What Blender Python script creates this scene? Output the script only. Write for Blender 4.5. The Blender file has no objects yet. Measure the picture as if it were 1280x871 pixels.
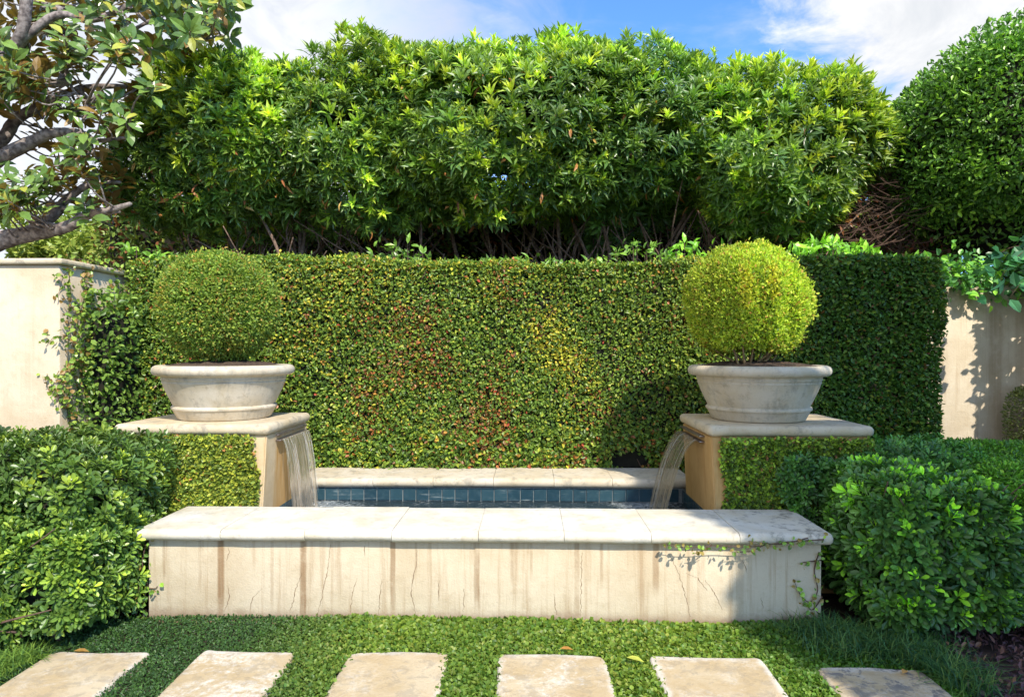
import bpy, bmesh, math, random
import numpy as np
from mathutils import Vector, Matrix, Euler
R = math.radians
rng = np.random.default_rng(7)
random.seed(7)
sc = bpy.context.scene
COL = sc.collection

# ------------------------------------------------------------------ camera, sky, sun, exposure
CAMZ = 1.6
YAW = R(1.5)
cam_d = bpy.data.cameras.new("camera"); cam = bpy.data.objects.new("camera", cam_d); COL.objects.link(cam)
cam.location = (0, 0, CAMZ); cam.rotation_euler = (R(90), 0, YAW)
cam_d.lens = 24; cam_d.sensor_width = 36; cam_d.clip_start = 0.05; cam_d.clip_end = 3000
sc.camera = cam
F = 1280 * 24 / 36
SUN_EL, SUN_AZ = R(46), R(24)          # azimuth measured from -Y (behind the camera) towards +X
S = Vector((math.cos(SUN_EL) * math.sin(SUN_AZ), -math.cos(SUN_EL) * math.cos(SUN_AZ), math.sin(SUN_EL)))
sun_d = bpy.data.lights.new("sun", 'SUN'); sun = bpy.data.objects.new("sun", sun_d); COL.objects.link(sun)
sun_d.energy = 2.9; sun_d.angle = R(0.5); sun_d.color = (1.0, 0.91, 0.76)
sun.rotation_euler = S.to_track_quat('Z', 'Y').to_euler()
sun.location = (3, -3, 12)
world = bpy.data.worlds.new("World"); sc.world = world; world.use_nodes = True
sc.view_settings.view_transform = 'Standard'; sc.view_settings.look = 'None'
sc.view_settings.gamma = 1.0; sc.view_settings.exposure = 1.08

class NT:
    """small node-tree writer"""
    def __init__(s, tree): s.t = tree; s.n = tree.nodes; s.l = tree.links
    def new(s, typ, ins=None, **props):
        n = s.n.new(typ)
        for k, v in props.items(): setattr(n, k, v)
        for k, v in (ins or {}).items():
            sock = n.inputs[k]
            if isinstance(v, bpy.types.NodeSocket): s.l.new(v, sock)
            else: sock.default_value = v
        return n
    def math(s, op, a, b=0.0, c=0.0, clamp=False):
        n = s.new('ShaderNodeMath', {0: a, 1: b, 2: c}, operation=op); n.use_clamp = clamp
        return n.outputs[0]
    def mix(s, f, a, b, blend='MIX'):
        n = s.n.new('ShaderNodeMix'); n.data_type = 'RGBA'; n.blend_type = blend
        for k, v in ((0, f), (6, a), (7, b)):
            if isinstance(v, bpy.types.NodeSocket): s.l.new(v, n.inputs[k])
            else: n.inputs[k].default_value = v if k == 0 else (*v[:3], 1)
        return n.outputs[2]
    def noise(s, vec, scale, detail=4, rough=.55, dist=0.0):
        return s.new('ShaderNodeTexNoise', {'Vector': vec, 'Scale': scale, 'Detail': detail, 'Roughness': rough, 'Distortion': dist}).outputs[0]
    def step(s, v, a, b, lo=0.0, hi=1.0):
        n = s.new('ShaderNodeMapRange', {0: v, 1: a, 2: b, 3: lo, 4: hi}); n.interpolation_type = 'SMOOTHSTEP'
        return n.outputs[0]
    def scale(s, vec, v):
        return s.new('ShaderNodeVectorMath', {0: vec, 1: v}, operation='MULTIPLY').outputs[0]

def build_world():
    w = NT(world.node_tree); w.n.clear()
    sky = w.n.new('ShaderNodeTexSky'); sky.sky_type = 'NISHITA'; sky.sun_disc = False
    sky.sun_elevation = SUN_EL
    sky.sun_rotation = math.atan2(S.x, S.y)
    sky.air_density = 1.0; sky.dust_density = 0.6; sky.ozone_density = 2.0
    g = w.new('ShaderNodeTexCoord').outputs['Generated']
    sep = w.new('ShaderNodeSeparateXYZ', {0: g})
    # clouds: an even thin veil broken by blue, with a dense bank and cumulus heads
    n1 = w.noise(w.scale(g, (2.2, 2.2, 4.0)), 1.0, 7, .6, .4)
    n2 = w.noise(w.scale(g, (6.0, 6.0, 9.0)), 1.0, 7, .62, .6)
    bank = w.step(w.math('ADD', sep.outputs[0], w.math('MULTIPLY', w.math('SUBTRACT', n2, .5), .55)), .06, -.30)
    d = w.new('ShaderNodeVectorMath', {0: g, 1: (0.50, 0.74, 0.40)}, operation='DISTANCE').outputs['Value']
    head = w.step(w.math('ADD', d, w.math('MULTIPLY', w.math('SUBTRACT', n2, .5), -.42)), .26, .14)
    wisps = w.math('MULTIPLY', w.step(n1, .50, .74), .7)
    mask = w.math('MAXIMUM', w.math('MAXIMUM', w.math('MULTIPLY', bank, .93), head), wisps, clamp=True)
    cl = w.mix(w.step(n2, .3, .7), (2.6, 2.7, 2.85), (3.9, 3.85, 3.8))
    colr = w.mix(mask, w.mix(1.0, sky.outputs[0], (0.46, 0.72, 1.0), 'MULTIPLY'), cl)
    bg = w.new('ShaderNodeBackground', {0: colr, 1: 0.15})
    out = w.new('ShaderNodeOutputWorld', {0: bg.outputs[0]})
build_world()

# ------------------------------------------------------------------ pixel <-> world helpers (measuring the place)
ct, st = math.cos(YAW), math.sin(YAW)
RIGHT = Vector((ct, st, 0)); FWD = Vector((-st, ct, 0))
def ray(px, py): return RIGHT * ((px - 640) / F) + FWD + Vector((0, 0, (435.5 - py) / F))
def onY(px, py, Y):
    r = ray(px, py); t = Y / r.y
    return Vector((r.x * t, Y, CAMZ + r.z * t))
def onZ(px, py, z):
    r = ray(px, py); t = (z - CAMZ) / r.z
    return Vector((r.x * t, r.y * t, z))
def proj(P):
    P = np.asarray(P, float); Q = P - np.array([0, 0, CAMZ])
    d = Q[:, 0] * -st + Q[:, 1] * ct; x = Q[:, 0] * ct + Q[:, 1] * st
    return 640 + F * x / d, 435.5 - F * Q[:, 2] / d, d

# ------------------------------------------------------------------ object helpers
def thing(name, label, cat, loc=(0, 0, 0), group=None):
    o = bpy.data.objects.new(name, None); COL.objects.link(o); o.location = loc
    o.empty_display_size = .1
    return tag(o, label, cat, group)
def tag(o, label=None, cat=None, group=None, kind=None):
    if label: o['label'] = label
    if cat: o['category'] = cat
    if group: o['group'] = group
    if kind: o['kind'] = kind
    return o
def link(name, me, parent=None, loc=None):
    o = bpy.data.objects.new(name, me); COL.objects.link(o)
    if parent is not None: o.parent = parent
    if loc is not None: o.location = loc
    return o
def wloc(p):
    v = Vector((0, 0, 0))
    while p is not None: v = v + p.location; p = p.parent
    return v
def mesh_np(name, V, T, mat, col=None, smooth=False, uv=None):
    """triangle or quad mesh from numpy arrays"""
    V = np.asarray(V, np.float32); T = np.asarray(T, np.int32); k = T.shape[1]
    me = bpy.data.meshes.new(name)
    me.vertices.add(len(V)); me.vertices.foreach_set('co', V.ravel())
    me.loops.add(T.size); me.loops.foreach_set('vertex_index', T.ravel())
    me.polygons.add(len(T)); me.polygons.foreach_set('loop_start', np.arange(0, T.size, k, dtype=np.int32))
    me.polygons.foreach_set('use_smooth', np.full(len(T), smooth))
    if col is not None:
        a = me.attributes.new('col', 'FLOAT_COLOR', 'POINT')
        a.data.foreach_set('color', np.concatenate([np.asarray(col, np.float32), np.ones((len(V), 1), np.float32)], 1).ravel())
    if uv is not None:
        u = me.uv_layers.new(name='UVMap'); u.data.foreach_set('uv', np.asarray(uv, np.float32)[T.ravel()].ravel())
    me.materials.append(mat); me.update(calc_edges=True)
    return me
def obj_np(name, V, T, mat, parent=None, kind=None, **kw):
    V = np.asarray(V, float) - np.array(wloc(parent))
    o = link(name, mesh_np(name, V, T, mat, **kw), parent)
    if kind: o['kind'] = kind
    return o
def obj_bm(name, bm, mat, parent=None, smooth=None, kind=None):
    off = wloc(parent)
    bmesh.ops.translate(bm, verts=bm.verts, vec=-off)
    me = bpy.data.meshes.new(name); bm.to_mesh(me); bm.free(); me.materials.append(mat)
    if smooth is not None:
        me.polygons.foreach_set('use_smooth', np.full(len(me.polygons), True))
        if smooth < 3: me.set_sharp_from_angle(angle=smooth)
    o = link(name, me, parent)
    if kind: o['kind'] = kind
    return o
def bm_box(bm, lo, hi, bevel=0.0, seg=2, edges=None):
    r = bmesh.ops.create_cube(bm, size=1.0)
    vs = r['verts']
    for v in vs:
        v.co = Vector([lo[i] + (v.co[i] + .5) * (hi[i] - lo[i]) for i in range(3)])
    if bevel:
        es = set(e for v in vs for e in v.link_edges)
        if edges: es = [e for e in es if edges(e)]
        bmesh.ops.bevel(bm, geom=list(es), offset=bevel, segments=seg, profile=.5, affect='EDGES')
def box(name, lo, hi, mat, parent=None, bevel=0.0, seg=2, edges=None, smooth=R(50)):
    bm = bmesh.new(); bm_box(bm, lo, hi, bevel, seg, edges)
    return obj_bm(name, bm, mat, parent, smooth)
def lathe(name, prof, c, mat, parent=None, n=72, smooth=R(35)):
    V = []; T = []
    for i, (r, z) in enumerate(prof):
        for j in range(n):
            a = 2 * math.pi * j / n; V.append((c[0] + r * math.cos(a), c[1] + r * math.sin(a), c[2] + z))
    for i in range(len(prof) - 1):
        for j in range(n):
            k = (j + 1) % n; T.append((i * n + j, i * n + k, (i + 1) * n + k, (i + 1) * n + j))
    o = obj_np(name, V, T, mat, parent, smooth=True)
    if smooth: o.data.set_sharp_from_angle(angle=smooth)
    return o
def tube_np(path, rad, n=7, cap=True):
    P = np.asarray([tuple(p) for p in path], float); m = len(P)
    rad = np.broadcast_to(np.asarray(rad, float), (m,))
    T = np.gradient(P, axis=0); T /= np.linalg.norm(T, axis=1, keepdims=True) + 1e-9
    ref = np.array([.13, .37, .92]) if abs(T[:, 2]).mean() < .8 else np.array([.9, .3, .1])
    A = np.cross(T, ref); A /= np.linalg.norm(A, axis=1, keepdims=True) + 1e-9
    B = np.cross(T, A)
    an = np.arange(n) * 2 * math.pi / n
    V = P[:, None] + rad[:, None, None] * (np.cos(an)[None, :, None] * A[:, None] + np.sin(an)[None, :, None] * B[:, None])
    V = V.reshape(-1, 3)
    i, j = np.meshgrid(np.arange(m - 1), np.arange(n), indexing='ij'); k = (j + 1) % n
    a, b, c, d = i * n + j, i * n + k, (i + 1) * n + k, (i + 1) * n + j
    Q = np.stack([a, b, c, d], -1).reshape(-1, 4)
    if cap:
        V = np.concatenate([V, P[-1:] + T[-1:] * rad[-1]]); e = len(V) - 1
        base = (m - 1) * n
        Q = np.concatenate([Q, np.array([[base + q, base + (q + 1) % n, e, e] for q in range(n)])])
        tri = np.concatenate([Q[:-n][:, [0, 1, 2]], Q[:-n][:, [0, 2, 3]], Q[-n:][:, [0, 1, 2]]])
    else:
        tri = np.concatenate([Q[:, [0, 1, 2]], Q[:, [0, 2, 3]]])
    return V, tri
def join_np(parts):
    Vs, Ts, o = [], [], 0
    for V, T in parts: Vs.append(V); Ts.append(T + o); o += len(V)
    return np.concatenate(Vs), np.concatenate(Ts)
def smooth_path(pts, n=6):
    """Catmull-Rom through the points"""
    P = [Vector(p) for p in pts]; P = [P[0] * 2 - P[1]] + P + [P[-1] * 2 - P[-2]]
    out = []
    for i in range(1, len(P) - 2):
        for k in range(n):
            t = k / n; p0, p1, p2, p3 = P[i - 1], P[i], P[i + 1], P[i + 2]
            out.append(.5 * ((2 * p1) + (p2 - p0) * t + (2 * p0 - 5 * p1 + 4 * p2 - p3) * t * t + (3 * p1 - p0 - 3 * p2 + p3) * t ** 3))
    out.append(P[-2]); return out

# ------------------------------------------------------------------ materials
def material(name):
    m = bpy.data.materials.new(name); m.use_nodes = True
    t = NT(m.node_tree); t.n.clear()
    t.out = t.new('ShaderNodeOutputMaterial')
    return m, t
def pos(t): return t.new('ShaderNodeNewGeometry').outputs['Position']
def leaf_mat(name, rough=.4, trans=.25, spec=.5, under=None, gain=(2.1, 1.95, 1.5)):
    m, t = material(name)
    a = t.new('ShaderNodeAttribute', attribute_name='col').outputs['Color']
    oc = t.new('ShaderNodeObjectInfo').outputs['Color']
    c = t.mix(1.0, a, oc, 'MULTIPLY')
    n = t.noise(pos(t), 60.0, 2)
    c = t.mix(1.0, c, t.mix(n, (.8, .8, .8), (1.2, 1.2, 1.2)), 'MULTIPLY')
    c = t.mix(1.0, c, gain, 'MULTIPLY')
    if under:
        c = t.mix(t.new('ShaderNodeNewGeometry').outputs['Backfacing'], c, under)
    p = t.new('ShaderNodeBsdfPrincipled', {'Base Color': c, 'Roughness': rough, 'Specular IOR Level': spec})
    tr = t.new('ShaderNodeBsdfTranslucent', {0: t.mix(1.0, c, (1.5, 1.6, .7), 'MULTIPLY')})
    mx = t.new('ShaderNodeMixShader', {0: trans, 1: p.outputs[0], 2: tr.outputs[0]})
    t.l.new(mx.outputs[0], t.out.inputs[0]); return m
def plain(name, c, rough=.7, c2=None, scale=20, metal=0.0, bump=0.0, spec=.4):
    m, t = material(name)
    n = t.noise(pos(t), scale, 5)
    cc = t.mix(t.step(n, .3, .7), c, c2 or tuple(x * .6 for x in c))
    p = t.new('ShaderNodeBsdfPrincipled', {'Base Color': cc, 'Roughness': rough, 'Metallic': metal, 'Specular IOR Level': spec})
    if bump:
        b = t.new('ShaderNodeBump', {'Height': n, 'Strength': bump, 'Distance': .02}); t.l.new(b.outputs[0], p.inputs['Normal'])
    t.l.new(p.outputs[0], t.out.inputs[0]); return m
def bump_chain(t, p, hs):
    prev = None
    for h, s, d in hs:
        b = t.new('ShaderNodeBump', {'Height': h, 'Strength': s, 'Distance': d})
        if prev: t.l.new(prev, b.inputs['Normal'])
        prev = b.outputs[0]
    t.l.new(prev, p.inputs['Normal'])

def stucco(name, base, stain, streaks=(), ztop=.5, zlen=.5, weather=.5, foot=None, wet=None):
    """lime stucco: mottling, fine grain, rain streaks (at the given x, width, strength), a damp foot"""
    m, t = material(name); g = pos(t); sep = t.new('ShaderNodeSeparateXYZ', {0: g})
    big = t.noise(g, 2.2, 6, .6, .3); mid = t.noise(g, 9, 6, .65); fine = t.noise(g, 90, 4, .6); pit = t.noise(g, 260, 2)
    c = t.mix(t.step(big, .35, .68), base, tuple(x * k for x, k in zip(base, (.84, .8, .74))))
    c = t.mix(t.math('MULTIPLY', t.step(mid, .5, .75), .5), c, tuple(x * k for x, k in zip(base, (.7, .64, .56))))
    # general run-off: noise stretched in z
    run = t.noise(t.scale(g, (16, 16, .9)), 1.0, 5, .65)
    run2 = t.noise(t.scale(g, (45, 45, 1.6)), 1.0, 3, .6)
    c = t.mix(t.math('MULTIPLY', t.step(run, .5, .72), weather), c, stain)
    c = t.mix(t.math('MULTIPLY', t.step(run2, .56, .74), weather * .6), c, stain)
    if streaks:
        tot = None
        wob = t.math('MULTIPLY', t.math('SUBTRACT', t.noise(t.scale(g, (3, 3, 9)), 1.0, 3), .5), .012)
        x = t.math('ADD', sep.outputs[0], wob)
        for (sx, sw, ss, sl) in streaks:
            d = t.math('ABSOLUTE', t.math('SUBTRACT', x, sx))
            f = t.math('MULTIPLY', t.step(d, sw, sw * .45), ss)
            f = t.math('MULTIPLY', f, t.step(sep.outputs[2], ztop - sl, ztop - sl * .6))
            tot = f if tot is None else t.math('MAXIMUM', tot, f)
        tot = t.math('MULTIPLY', t.math('MULTIPLY', tot, t.step(run2, .2, .6, .5, 1.0)), t.step(t.noise(t.scale(g, (6, 6, 5)), 1.0, 5, .7), .3, .55, .35, 1.0))
        c = t.mix(tot, c, tuple(x * k for x, k in zip(stain, (.78, .72, .66))))
    if foot is not None:
        f = t.step(t.math('ADD', sep.outputs[2], t.math('MULTIPLY', t.math('SUBTRACT', mid, .5), .12)), foot + .07, foot - .01)
        c = t.mix(t.math('MULTIPLY', f, .75), c, (.26, .17, .11))
    wf = None
    if wet:
        y = t.math('ADD', sep.outputs[1], t.math('MULTIPLY', t.math('SUBTRACT', run, .5), .25))
        wf = t.math('MULTIPLY', t.step(t.math('ABSOLUTE', t.math('SUBTRACT', y, wet[0])), wet[1], wet[1] * .7), t.step(sep.outputs[2], .99, .9))
        c = t.mix(t.math('MULTIPLY', wf, t.step(run2, .25, .7, .35, .95)), c, wet[2])
    c = t.mix(t.math('MULTIPLY', t.step(fine, .55, .8), .22), c, (.2, .16, .12))
    p = t.new('ShaderNodeBsdfPrincipled', {'Base Color': c, 'Roughness': .88, 'Specular IOR Level': .25})
    bump_chain(t, p, [(mid, .25, .02), (fine, .35, .006), (pit, .25, .002)])
    t.l.new(p.outputs[0], t.out.inputs[0]); return m
def limestone(name, base, dark, lichen=.5, lich_x=None, warm=.4, run=0.0):
    m, t = material(name); g = pos(t); sep = t.new('ShaderNodeSeparateXYZ', {0: g})
    rnd = t.new('ShaderNodeObjectInfo').outputs['Random']
    big = t.noise(g, 4.0, 6, .6, .3); mid = t.noise(g, 22, 6, .7, .3); fine = t.noise(g, 120, 4, .6); pit = t.noise(g, 70, 3, .7, 1.0)
    c = t.mix(t.step(big, .35, .7), base, tuple(x * k for x, k in zip(base, (.86, .8, .68))))
    c = t.mix(t.math('MULTIPLY', t.step(rnd, 0, 1), .25), c, tuple(x * k for x, k in zip(base, (.8, .76, .66))))
    c = t.mix(t.math('MULTIPLY', t.step(mid, .52, .72), warm), c, tuple(x * k for x, k in zip(base, (.74, .62, .46))))
    lf = t.step(t.math('MULTIPLY', t.noise(g, 9, 5, .7), t.math('ADD', mid, .5)), .5, .68)
    if lich_x is not None:
        lf = t.math('MULTIPLY', lf, t.step(sep.outputs[0], lich_x - .6, lich_x + .5, .25, 1.0))
    c = t.mix(t.math('MULTIPLY', lf, lichen), c, dark)
    if run: c = t.mix(t.math('MULTIPLY', t.step(t.noise(t.scale(g, (20, 20, 2.2)), 1.0, 6, .7), .5, .7), run), c, dark)
    holes = t.step(pit, .62, .72)
    c = t.mix(t.math('MULTIPLY', holes, .5), c, (.28, .24, .19))
    p = t.new('ShaderNodeBsdfPrincipled', {'Base Color': c, 'Roughness': .8, 'Specular IOR Level': .3})
    bump_chain(t, p, [(mid, .2, .01), (fine, .4, .003), (t.math('SUBTRACT', 1.0, holes), .5, .004)])
    t.l.new(p.outputs[0], t.out.inputs[0]); return m

M = {}
M['hedge'] = leaf_mat('hedge_leaf', .40, .22, .40, gain=(2.4, 1.97, 1.6))
M['gloss'] = leaf_mat('glossy_leaf', .36, .18, .5)
M['rosette'] = leaf_mat('rosette_leaf', .36, .28, .6, gain=(2.22, 2.0, 1.65))
M['magnolia'] = leaf_mat('magnolia_leaf', .26, .25, .6, under=(.24, .15, .05), gain=(2.6, 2.3, 1.8))
M['box'] = leaf_mat('box_leaf', .5, .3, .3, gain=(1.9, 1.8, 1.3))
M['cover'] = leaf_mat('ground_cover_leaf', .45, .25, .35, gain=(1.2, 1.2, 1.1))
M['core'] = plain('inner_twigs', (.022, .02, .012), .95, (.010, .010, .006), 14)
M['bark'] = plain('bark', (.27, .18, .13), .9, (.09, .06, .045), 30, bump=.6)
M['greybark'] = plain('grey_bark', (.36, .31, .285), .85, (.10, .08, .075), 22, bump=.5)
M['twig'] = plain('twig', (.15, .09, .065), .9, (.08, .05, .04), 40)
M['paleTwig'] = plain('pale_twig', (.36, .26, .13), .9, (.24, .16, .08), 40)
M['crack'] = plain('crack_brown', (.24, .15, .085), .95, (.12, .07, .04), 60)  # dark brown of the thin crack ribbons
M['mortar'] = plain('mortar', (.5, .46, .39), .95, (.36, .33, .27), 60, bump=.4)
M['steel'] = plain('spout_steel', (.36, .31, .29), .35, (.22, .18, .17), 30, metal=.8)
M['potsoil'] = plain('potting_soil', (.13, .085, .055), .98, (.06, .04, .03), 60, bump=.9)
M['soil'] = plain('soil', (.07, .045, .035), .98, (.03, .02, .017), 24, bump=.8)
M['mulch'] = plain('bark_mulch', (.085, .05, .05), .98, (.035, .02, .024), 60, bump=.9)
M['grout'] = plain('grout', (.33, .36, .35), .9, (.24, .27, .27), 60)

# ------------------------------------------------------------------ foliage toolkit
def norm(A): return A / (np.linalg.norm(A, axis=-1, keepdims=True) + 1e-9)
def lumps(P, scale, seed, n=9):
    r = np.random.default_rng(seed); out = np.zeros(len(P))
    for i in range(n):
        k = norm(r.normal(size=3)) * scale * r.uniform(.6, 1.6); out += np.sin(P @ k + r.uniform(0, 6.28))
    return out / math.sqrt(n / 2) / 1.6
# leaf templates: columns are along, across, height (unit leaf)
LEAF = {
 'hex': (np.array([[0, 0, 0], [.32, .5, .10], [.7, .42, .08], [1, 0, -.06], [.7, -.42, .08], [.32, -.5, .10]]),
         np.array([[0, 3, 2], [0, 2, 1], [0, 5, 4], [0, 4, 3]])),
 'dia': (np.array([[0, 0, 0], [.5, .5, .08], [1, 0, 0], [.5, -.5, .08]]), np.array([[0, 2, 1], [0, 3, 2]])),
 'obov': (np.array([[0, 0, 0], [.55, 0, -.05], [1, 0, -.13], [.3, .24, .03], [.64, .49, .02], [.9, .34, -.05], [.3, -.24, .03], [.64, -.49, .02], [.9, -.34, -.05]]),
          np.array([[0, 1, 3], [1, 4, 3], [1, 5, 4], [1, 2, 5], [0, 6, 1], [1, 6, 7], [1, 7, 8], [1, 8, 2]])),
 'ellip': (np.array([[0, 0, 0], [.5, 0, .02], [1, 0, -.12], [.2, .3, .06], [.5, .5, .07], [.8, .34, .0], [.2, -.3, .06], [.5, -.5, .07], [.8, -.34, .0]]),
          np.array([[0, 1, 3], [1, 4, 3], [1, 5, 4], [1, 2, 5], [0, 6, 1], [1, 6, 7], [1, 7, 8], [1, 8, 2]])),
 'lance': (np.array([[0, 0, 0], [.5, 0, .03], [1, 0, -.14], [.3, .42, .06], [.62, .44, .04], [.3, -.42, .06], [.62, -.44, .04]]),
           np.array([[0, 1, 4], [0, 4, 3], [1, 2, 4], [0, 5, 6], [0, 6, 1], [1, 6, 2]])),
 'blade': (np.array([[0, .5, 0], [0, -.5, 0], [.5, .42, .16], [.5, -.42, .16], [1, 0, -.12]]),
           np.array([[0, 1, 3], [0, 3, 2], [2, 3, 4]])),
}
def frames(D, U):
    X = norm(D); Z = norm(U - (U * X).sum(1, keepdims=True) * X); Y = np.cross(Z, X)
    return X, Y, Z
def scatter(tpl, P, X, Y, Z, sL, sW, col, tcol=None):
    V0, T0 = tpl; n, k = len(P), len(V0)
    V = P[:, None] + X[:, None] * (V0[:, 0][None, :, None] * sL[:, None, None]) \
        + Y[:, None] * (V0[:, 1][None, :, None] * sW[:, None, None]) + Z[:, None] * (V0[:, 2][None, :, None] * sL[:, None, None])
    T = (T0[None] + (np.arange(n) * k)[:, None, None]).reshape(-1, 3)
    C = np.repeat(col[:, None], k, 1)
    if tcol is not None: C = C * tcol[None]
    return V.reshape(-1, 3), T, C.reshape(-1, 3)
def cat(parts):
    Vs, Ts, Cs, o = [], [], [], 0
    for V, T, C in parts: Vs.append(V); Ts.append(T + o); Cs.append(C); o += len(V)
    return np.concatenate(Vs), np.concatenate(Ts), np.concatenate(Cs)
def pick(pal, w, n, r=rng):
    pal = np.asarray(pal, float); i = r.choice(len(pal), n, p=np.asarray(w) / np.sum(w))
    return pal[i] * r.uniform(.78, 1.22, (n, 1))
def rbox(n, c, h, r, amp=.04, scale=3.0, seed=1, depth=.06, cull=-.15, faces=None, skin=None):
    """points on a rounded box (centre, half sizes, radius), jittered inwards; returns points, normals, depth"""
    c = np.array(c, float); h = np.array(h, float); r = min(r, h.min())
    area = np.array([h[1] * h[2], h[1] * h[2], h[0] * h[2], h[0] * h[2], h[0] * h[1], h[0] * h[1]])
    if faces is not None: area = area * np.array(faces)        # -x +x -y +y -z +z
    f = rng.choice(6, n, p=area / area.sum()); p = rng.uniform(-1, 1, (n, 3)) * h
    ax = f // 2; sg = np.where(f % 2, 1, -1); p[np.arange(n), ax] = sg * h[ax]
    q = np.clip(p, -(h - r), h - r); N = norm(p - q + 1e-6); Sx = q + r * N + c
    dp = rng.exponential(depth, n)
    Sx = Sx + N * (lumps(Sx, scale, seed)[:, None] * amp) - N * dp[:, None]
    k = (N * norm(np.array([0, 0, CAMZ]) - Sx)).sum(1) > cull
    return Sx[k], N[k], dp[k]
def ellipsoid(n, c, h, amp=.1, scale=2.0, seed=1, depth=.1, cull=-.2, pw=1.0):
    c = np.array(c, float); h = np.array(h, float)
    d = norm(rng.normal(size=(n, 3))); d = norm(np.sign(d) * np.abs(d) ** pw)
    N = norm(d / h); Sx = c + d * h
    dp = rng.exponential(depth, n)
    Sx = Sx + N * (lumps(Sx, scale, seed)[:, None] * amp) - N * dp[:, None]
    k = (N * norm(np.array([0, 0, CAMZ]) - Sx)).sum(1) > cull
    return Sx[k], N[k], dp[k]
def core(name, c, h, r, parent, mat='core', amp=.03, seed=1, scale=3.0):
    """the twiggy inside of a hedge or crown: a lumpy rounded body"""
    bm = bmesh.new(); bmesh.ops.create_cube(bm, size=2.0); bmesh.ops.subdivide_edges(bm, edges=bm.edges, cuts=11, use_grid_fill=True)
    V = np.array([v.co[:] for v in bm.verts]); h = np.array(h, float); r = min(r, h.min()); p = V * h
    q = np.clip(p, -(h - r), h - r); N = norm(p - q + 1e-6); Q = q + r * N + np.array(c); Q += N * lumps(Q, scale, seed)[:, None] * amp
    for v, a in zip(bm.verts, Q): v.co = a
    return obj_bm(name, bm, M[mat], parent, smooth=R(180))
def leaf_dirs(N, out=.5, up=.25, spread=1.0, nup=.4, un=.6):
    n = len(N)
    D = norm(rng.normal(size=(n, 3)) * spread + N * out + np.array([0, 0, up]))
    U = norm(N + np.array([0, 0, nup]) + rng.normal(size=(n, 3)) * un)
    return frames(D, U)
def leafy(name, P, N, L, W, col, mat, parent, tpl='hex', kind='stuff', **kw):
    n = len(P); X, Y, Z = leaf_dirs(N, **kw)
    sL = L * rng.uniform(.65, 1.25, n); sW = W * rng.uniform(.7, 1.2, n)
    V, T, C = scatter(LEAF[tpl], P, X, Y, Z, sL, sW, col)
    return obj_np(name, V, T, M[mat], parent, kind, col=C)
def rosette(k, L, W, tpl, tilt0, tilt1, inner, outer, seed, stem=.0, droop=0):
    """one whorl of leaves about +Z at the origin: vertices, triangles, colours"""
    r = np.random.default_rng(seed); parts = []
    for i in range(k):
        a = i * 2.39996 + r.uniform(-.25, .25); f = i / max(1, k - 1)
        tl = R(tilt0 + (tilt1 - tilt0) * f + r.uniform(-9, 9))
        D = np.array([[math.sin(tl) * math.cos(a), math.sin(tl) * math.sin(a), math.cos(tl)]])
        U = np.array([[-math.cos(tl) * math.cos(a), -math.cos(tl) * math.sin(a), math.sin(tl)]]) + r.normal(size=(1, 3)) * .2
        X, Y, Z = frames(D, U); s = (.62 + .38 * min(1, f * 2.2)) * r.uniform(.85, 1.12)
        c = np.array(inner) * (1 - f) + np.array(outer) * f
        P = np.array([[0, 0, -f * stem]])
        parts.append(scatter(LEAF[tpl], P + D * .006, X, Y, Z, np.array([L * s]), np.array([W * s]), c[None] * r.uniform(.85, 1.15)))
    return cat(parts)
def place_rosettes(tpls, P, A, s, tint, mat, parent, name_one, n_one, names_rest, score=None):
    """whorls on a plant: the n_one that show largest are parts of their own, the rest one part"""
    n = len(P); which = rng.integers(0, len(tpls), n)
    D = norm(rng.normal(size=(n, 3))); Z = norm(A); X = norm(D - (D * Z).sum(1, keepdims=True) * Z); Y = np.cross(Z, X)
    if score is None: score = rng.uniform(size=n)
    px, py, d = proj(P); inside = (px > -5) & (px < 1285) & (py > -5) & (py < 876)
    sc_ = np.where(inside, score, -1e9); one = np.zeros(n, bool); one[np.argsort(-sc_)[:n_one]] = True; one &= inside
    off = np.array(wloc(parent)); parts = []
    meshes = [mesh_np(name_one, V, T, M[mat], col=C) for V, T, C in tpls]
    for i in np.nonzero(one)[0]:
        o = bpy.data.objects.new(name_one, meshes[which[i]]); COL.objects.link(o); o.parent = parent
        m = np.eye(4); m[:3, 0], m[:3, 1], m[:3, 2] = X[i] * s[i], Y[i] * s[i], Z[i] * s[i]; m[:3, 3] = P[i] - off
        o.matrix_local = Matrix(m.tolist()); o.color = (*tint[i], 1)
    for w, (V, T, C) in enumerate(tpls):
        k = (which == w) & ~one
        if k.any(): parts.append(scatter((V, T), P[k], X[k], Y[k], Z[k], s[k], s[k], tint[k], C))
    V, T, C = cat(parts)
    return obj_np(names_rest, V, T, M[mat], parent, 'stuff', col=C)
# ------------------------------------------------------------------ places (metres; x right, y away from the camera)
WX0, WX1, WY = -2.235, 1.665, 3.945            # front wall of the basin
CX0, CX1, CY0, CY1 = -2.29, 1.715, 3.885, 4.475  # its coping
COP, COPT = .555, .066                          # coping top and thickness
PY0, PY1 = 4.52, 5.42                           # pier slabs front and back
PLX0, PLX1, PRX0, PRX1 = -2.81, -1.75, 1.175, 2.26
SLABZ, SLABT = 1.09, .07
RY0, RY1 = 5.47, 6.0                            # rear coping
HY = 5.98                                       # face of the clipped hedge
WATER = .365
joints = [onZ(px, 664, COP).x for px in (272, 379, 489, 598, 705, 813, 922)]

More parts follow.
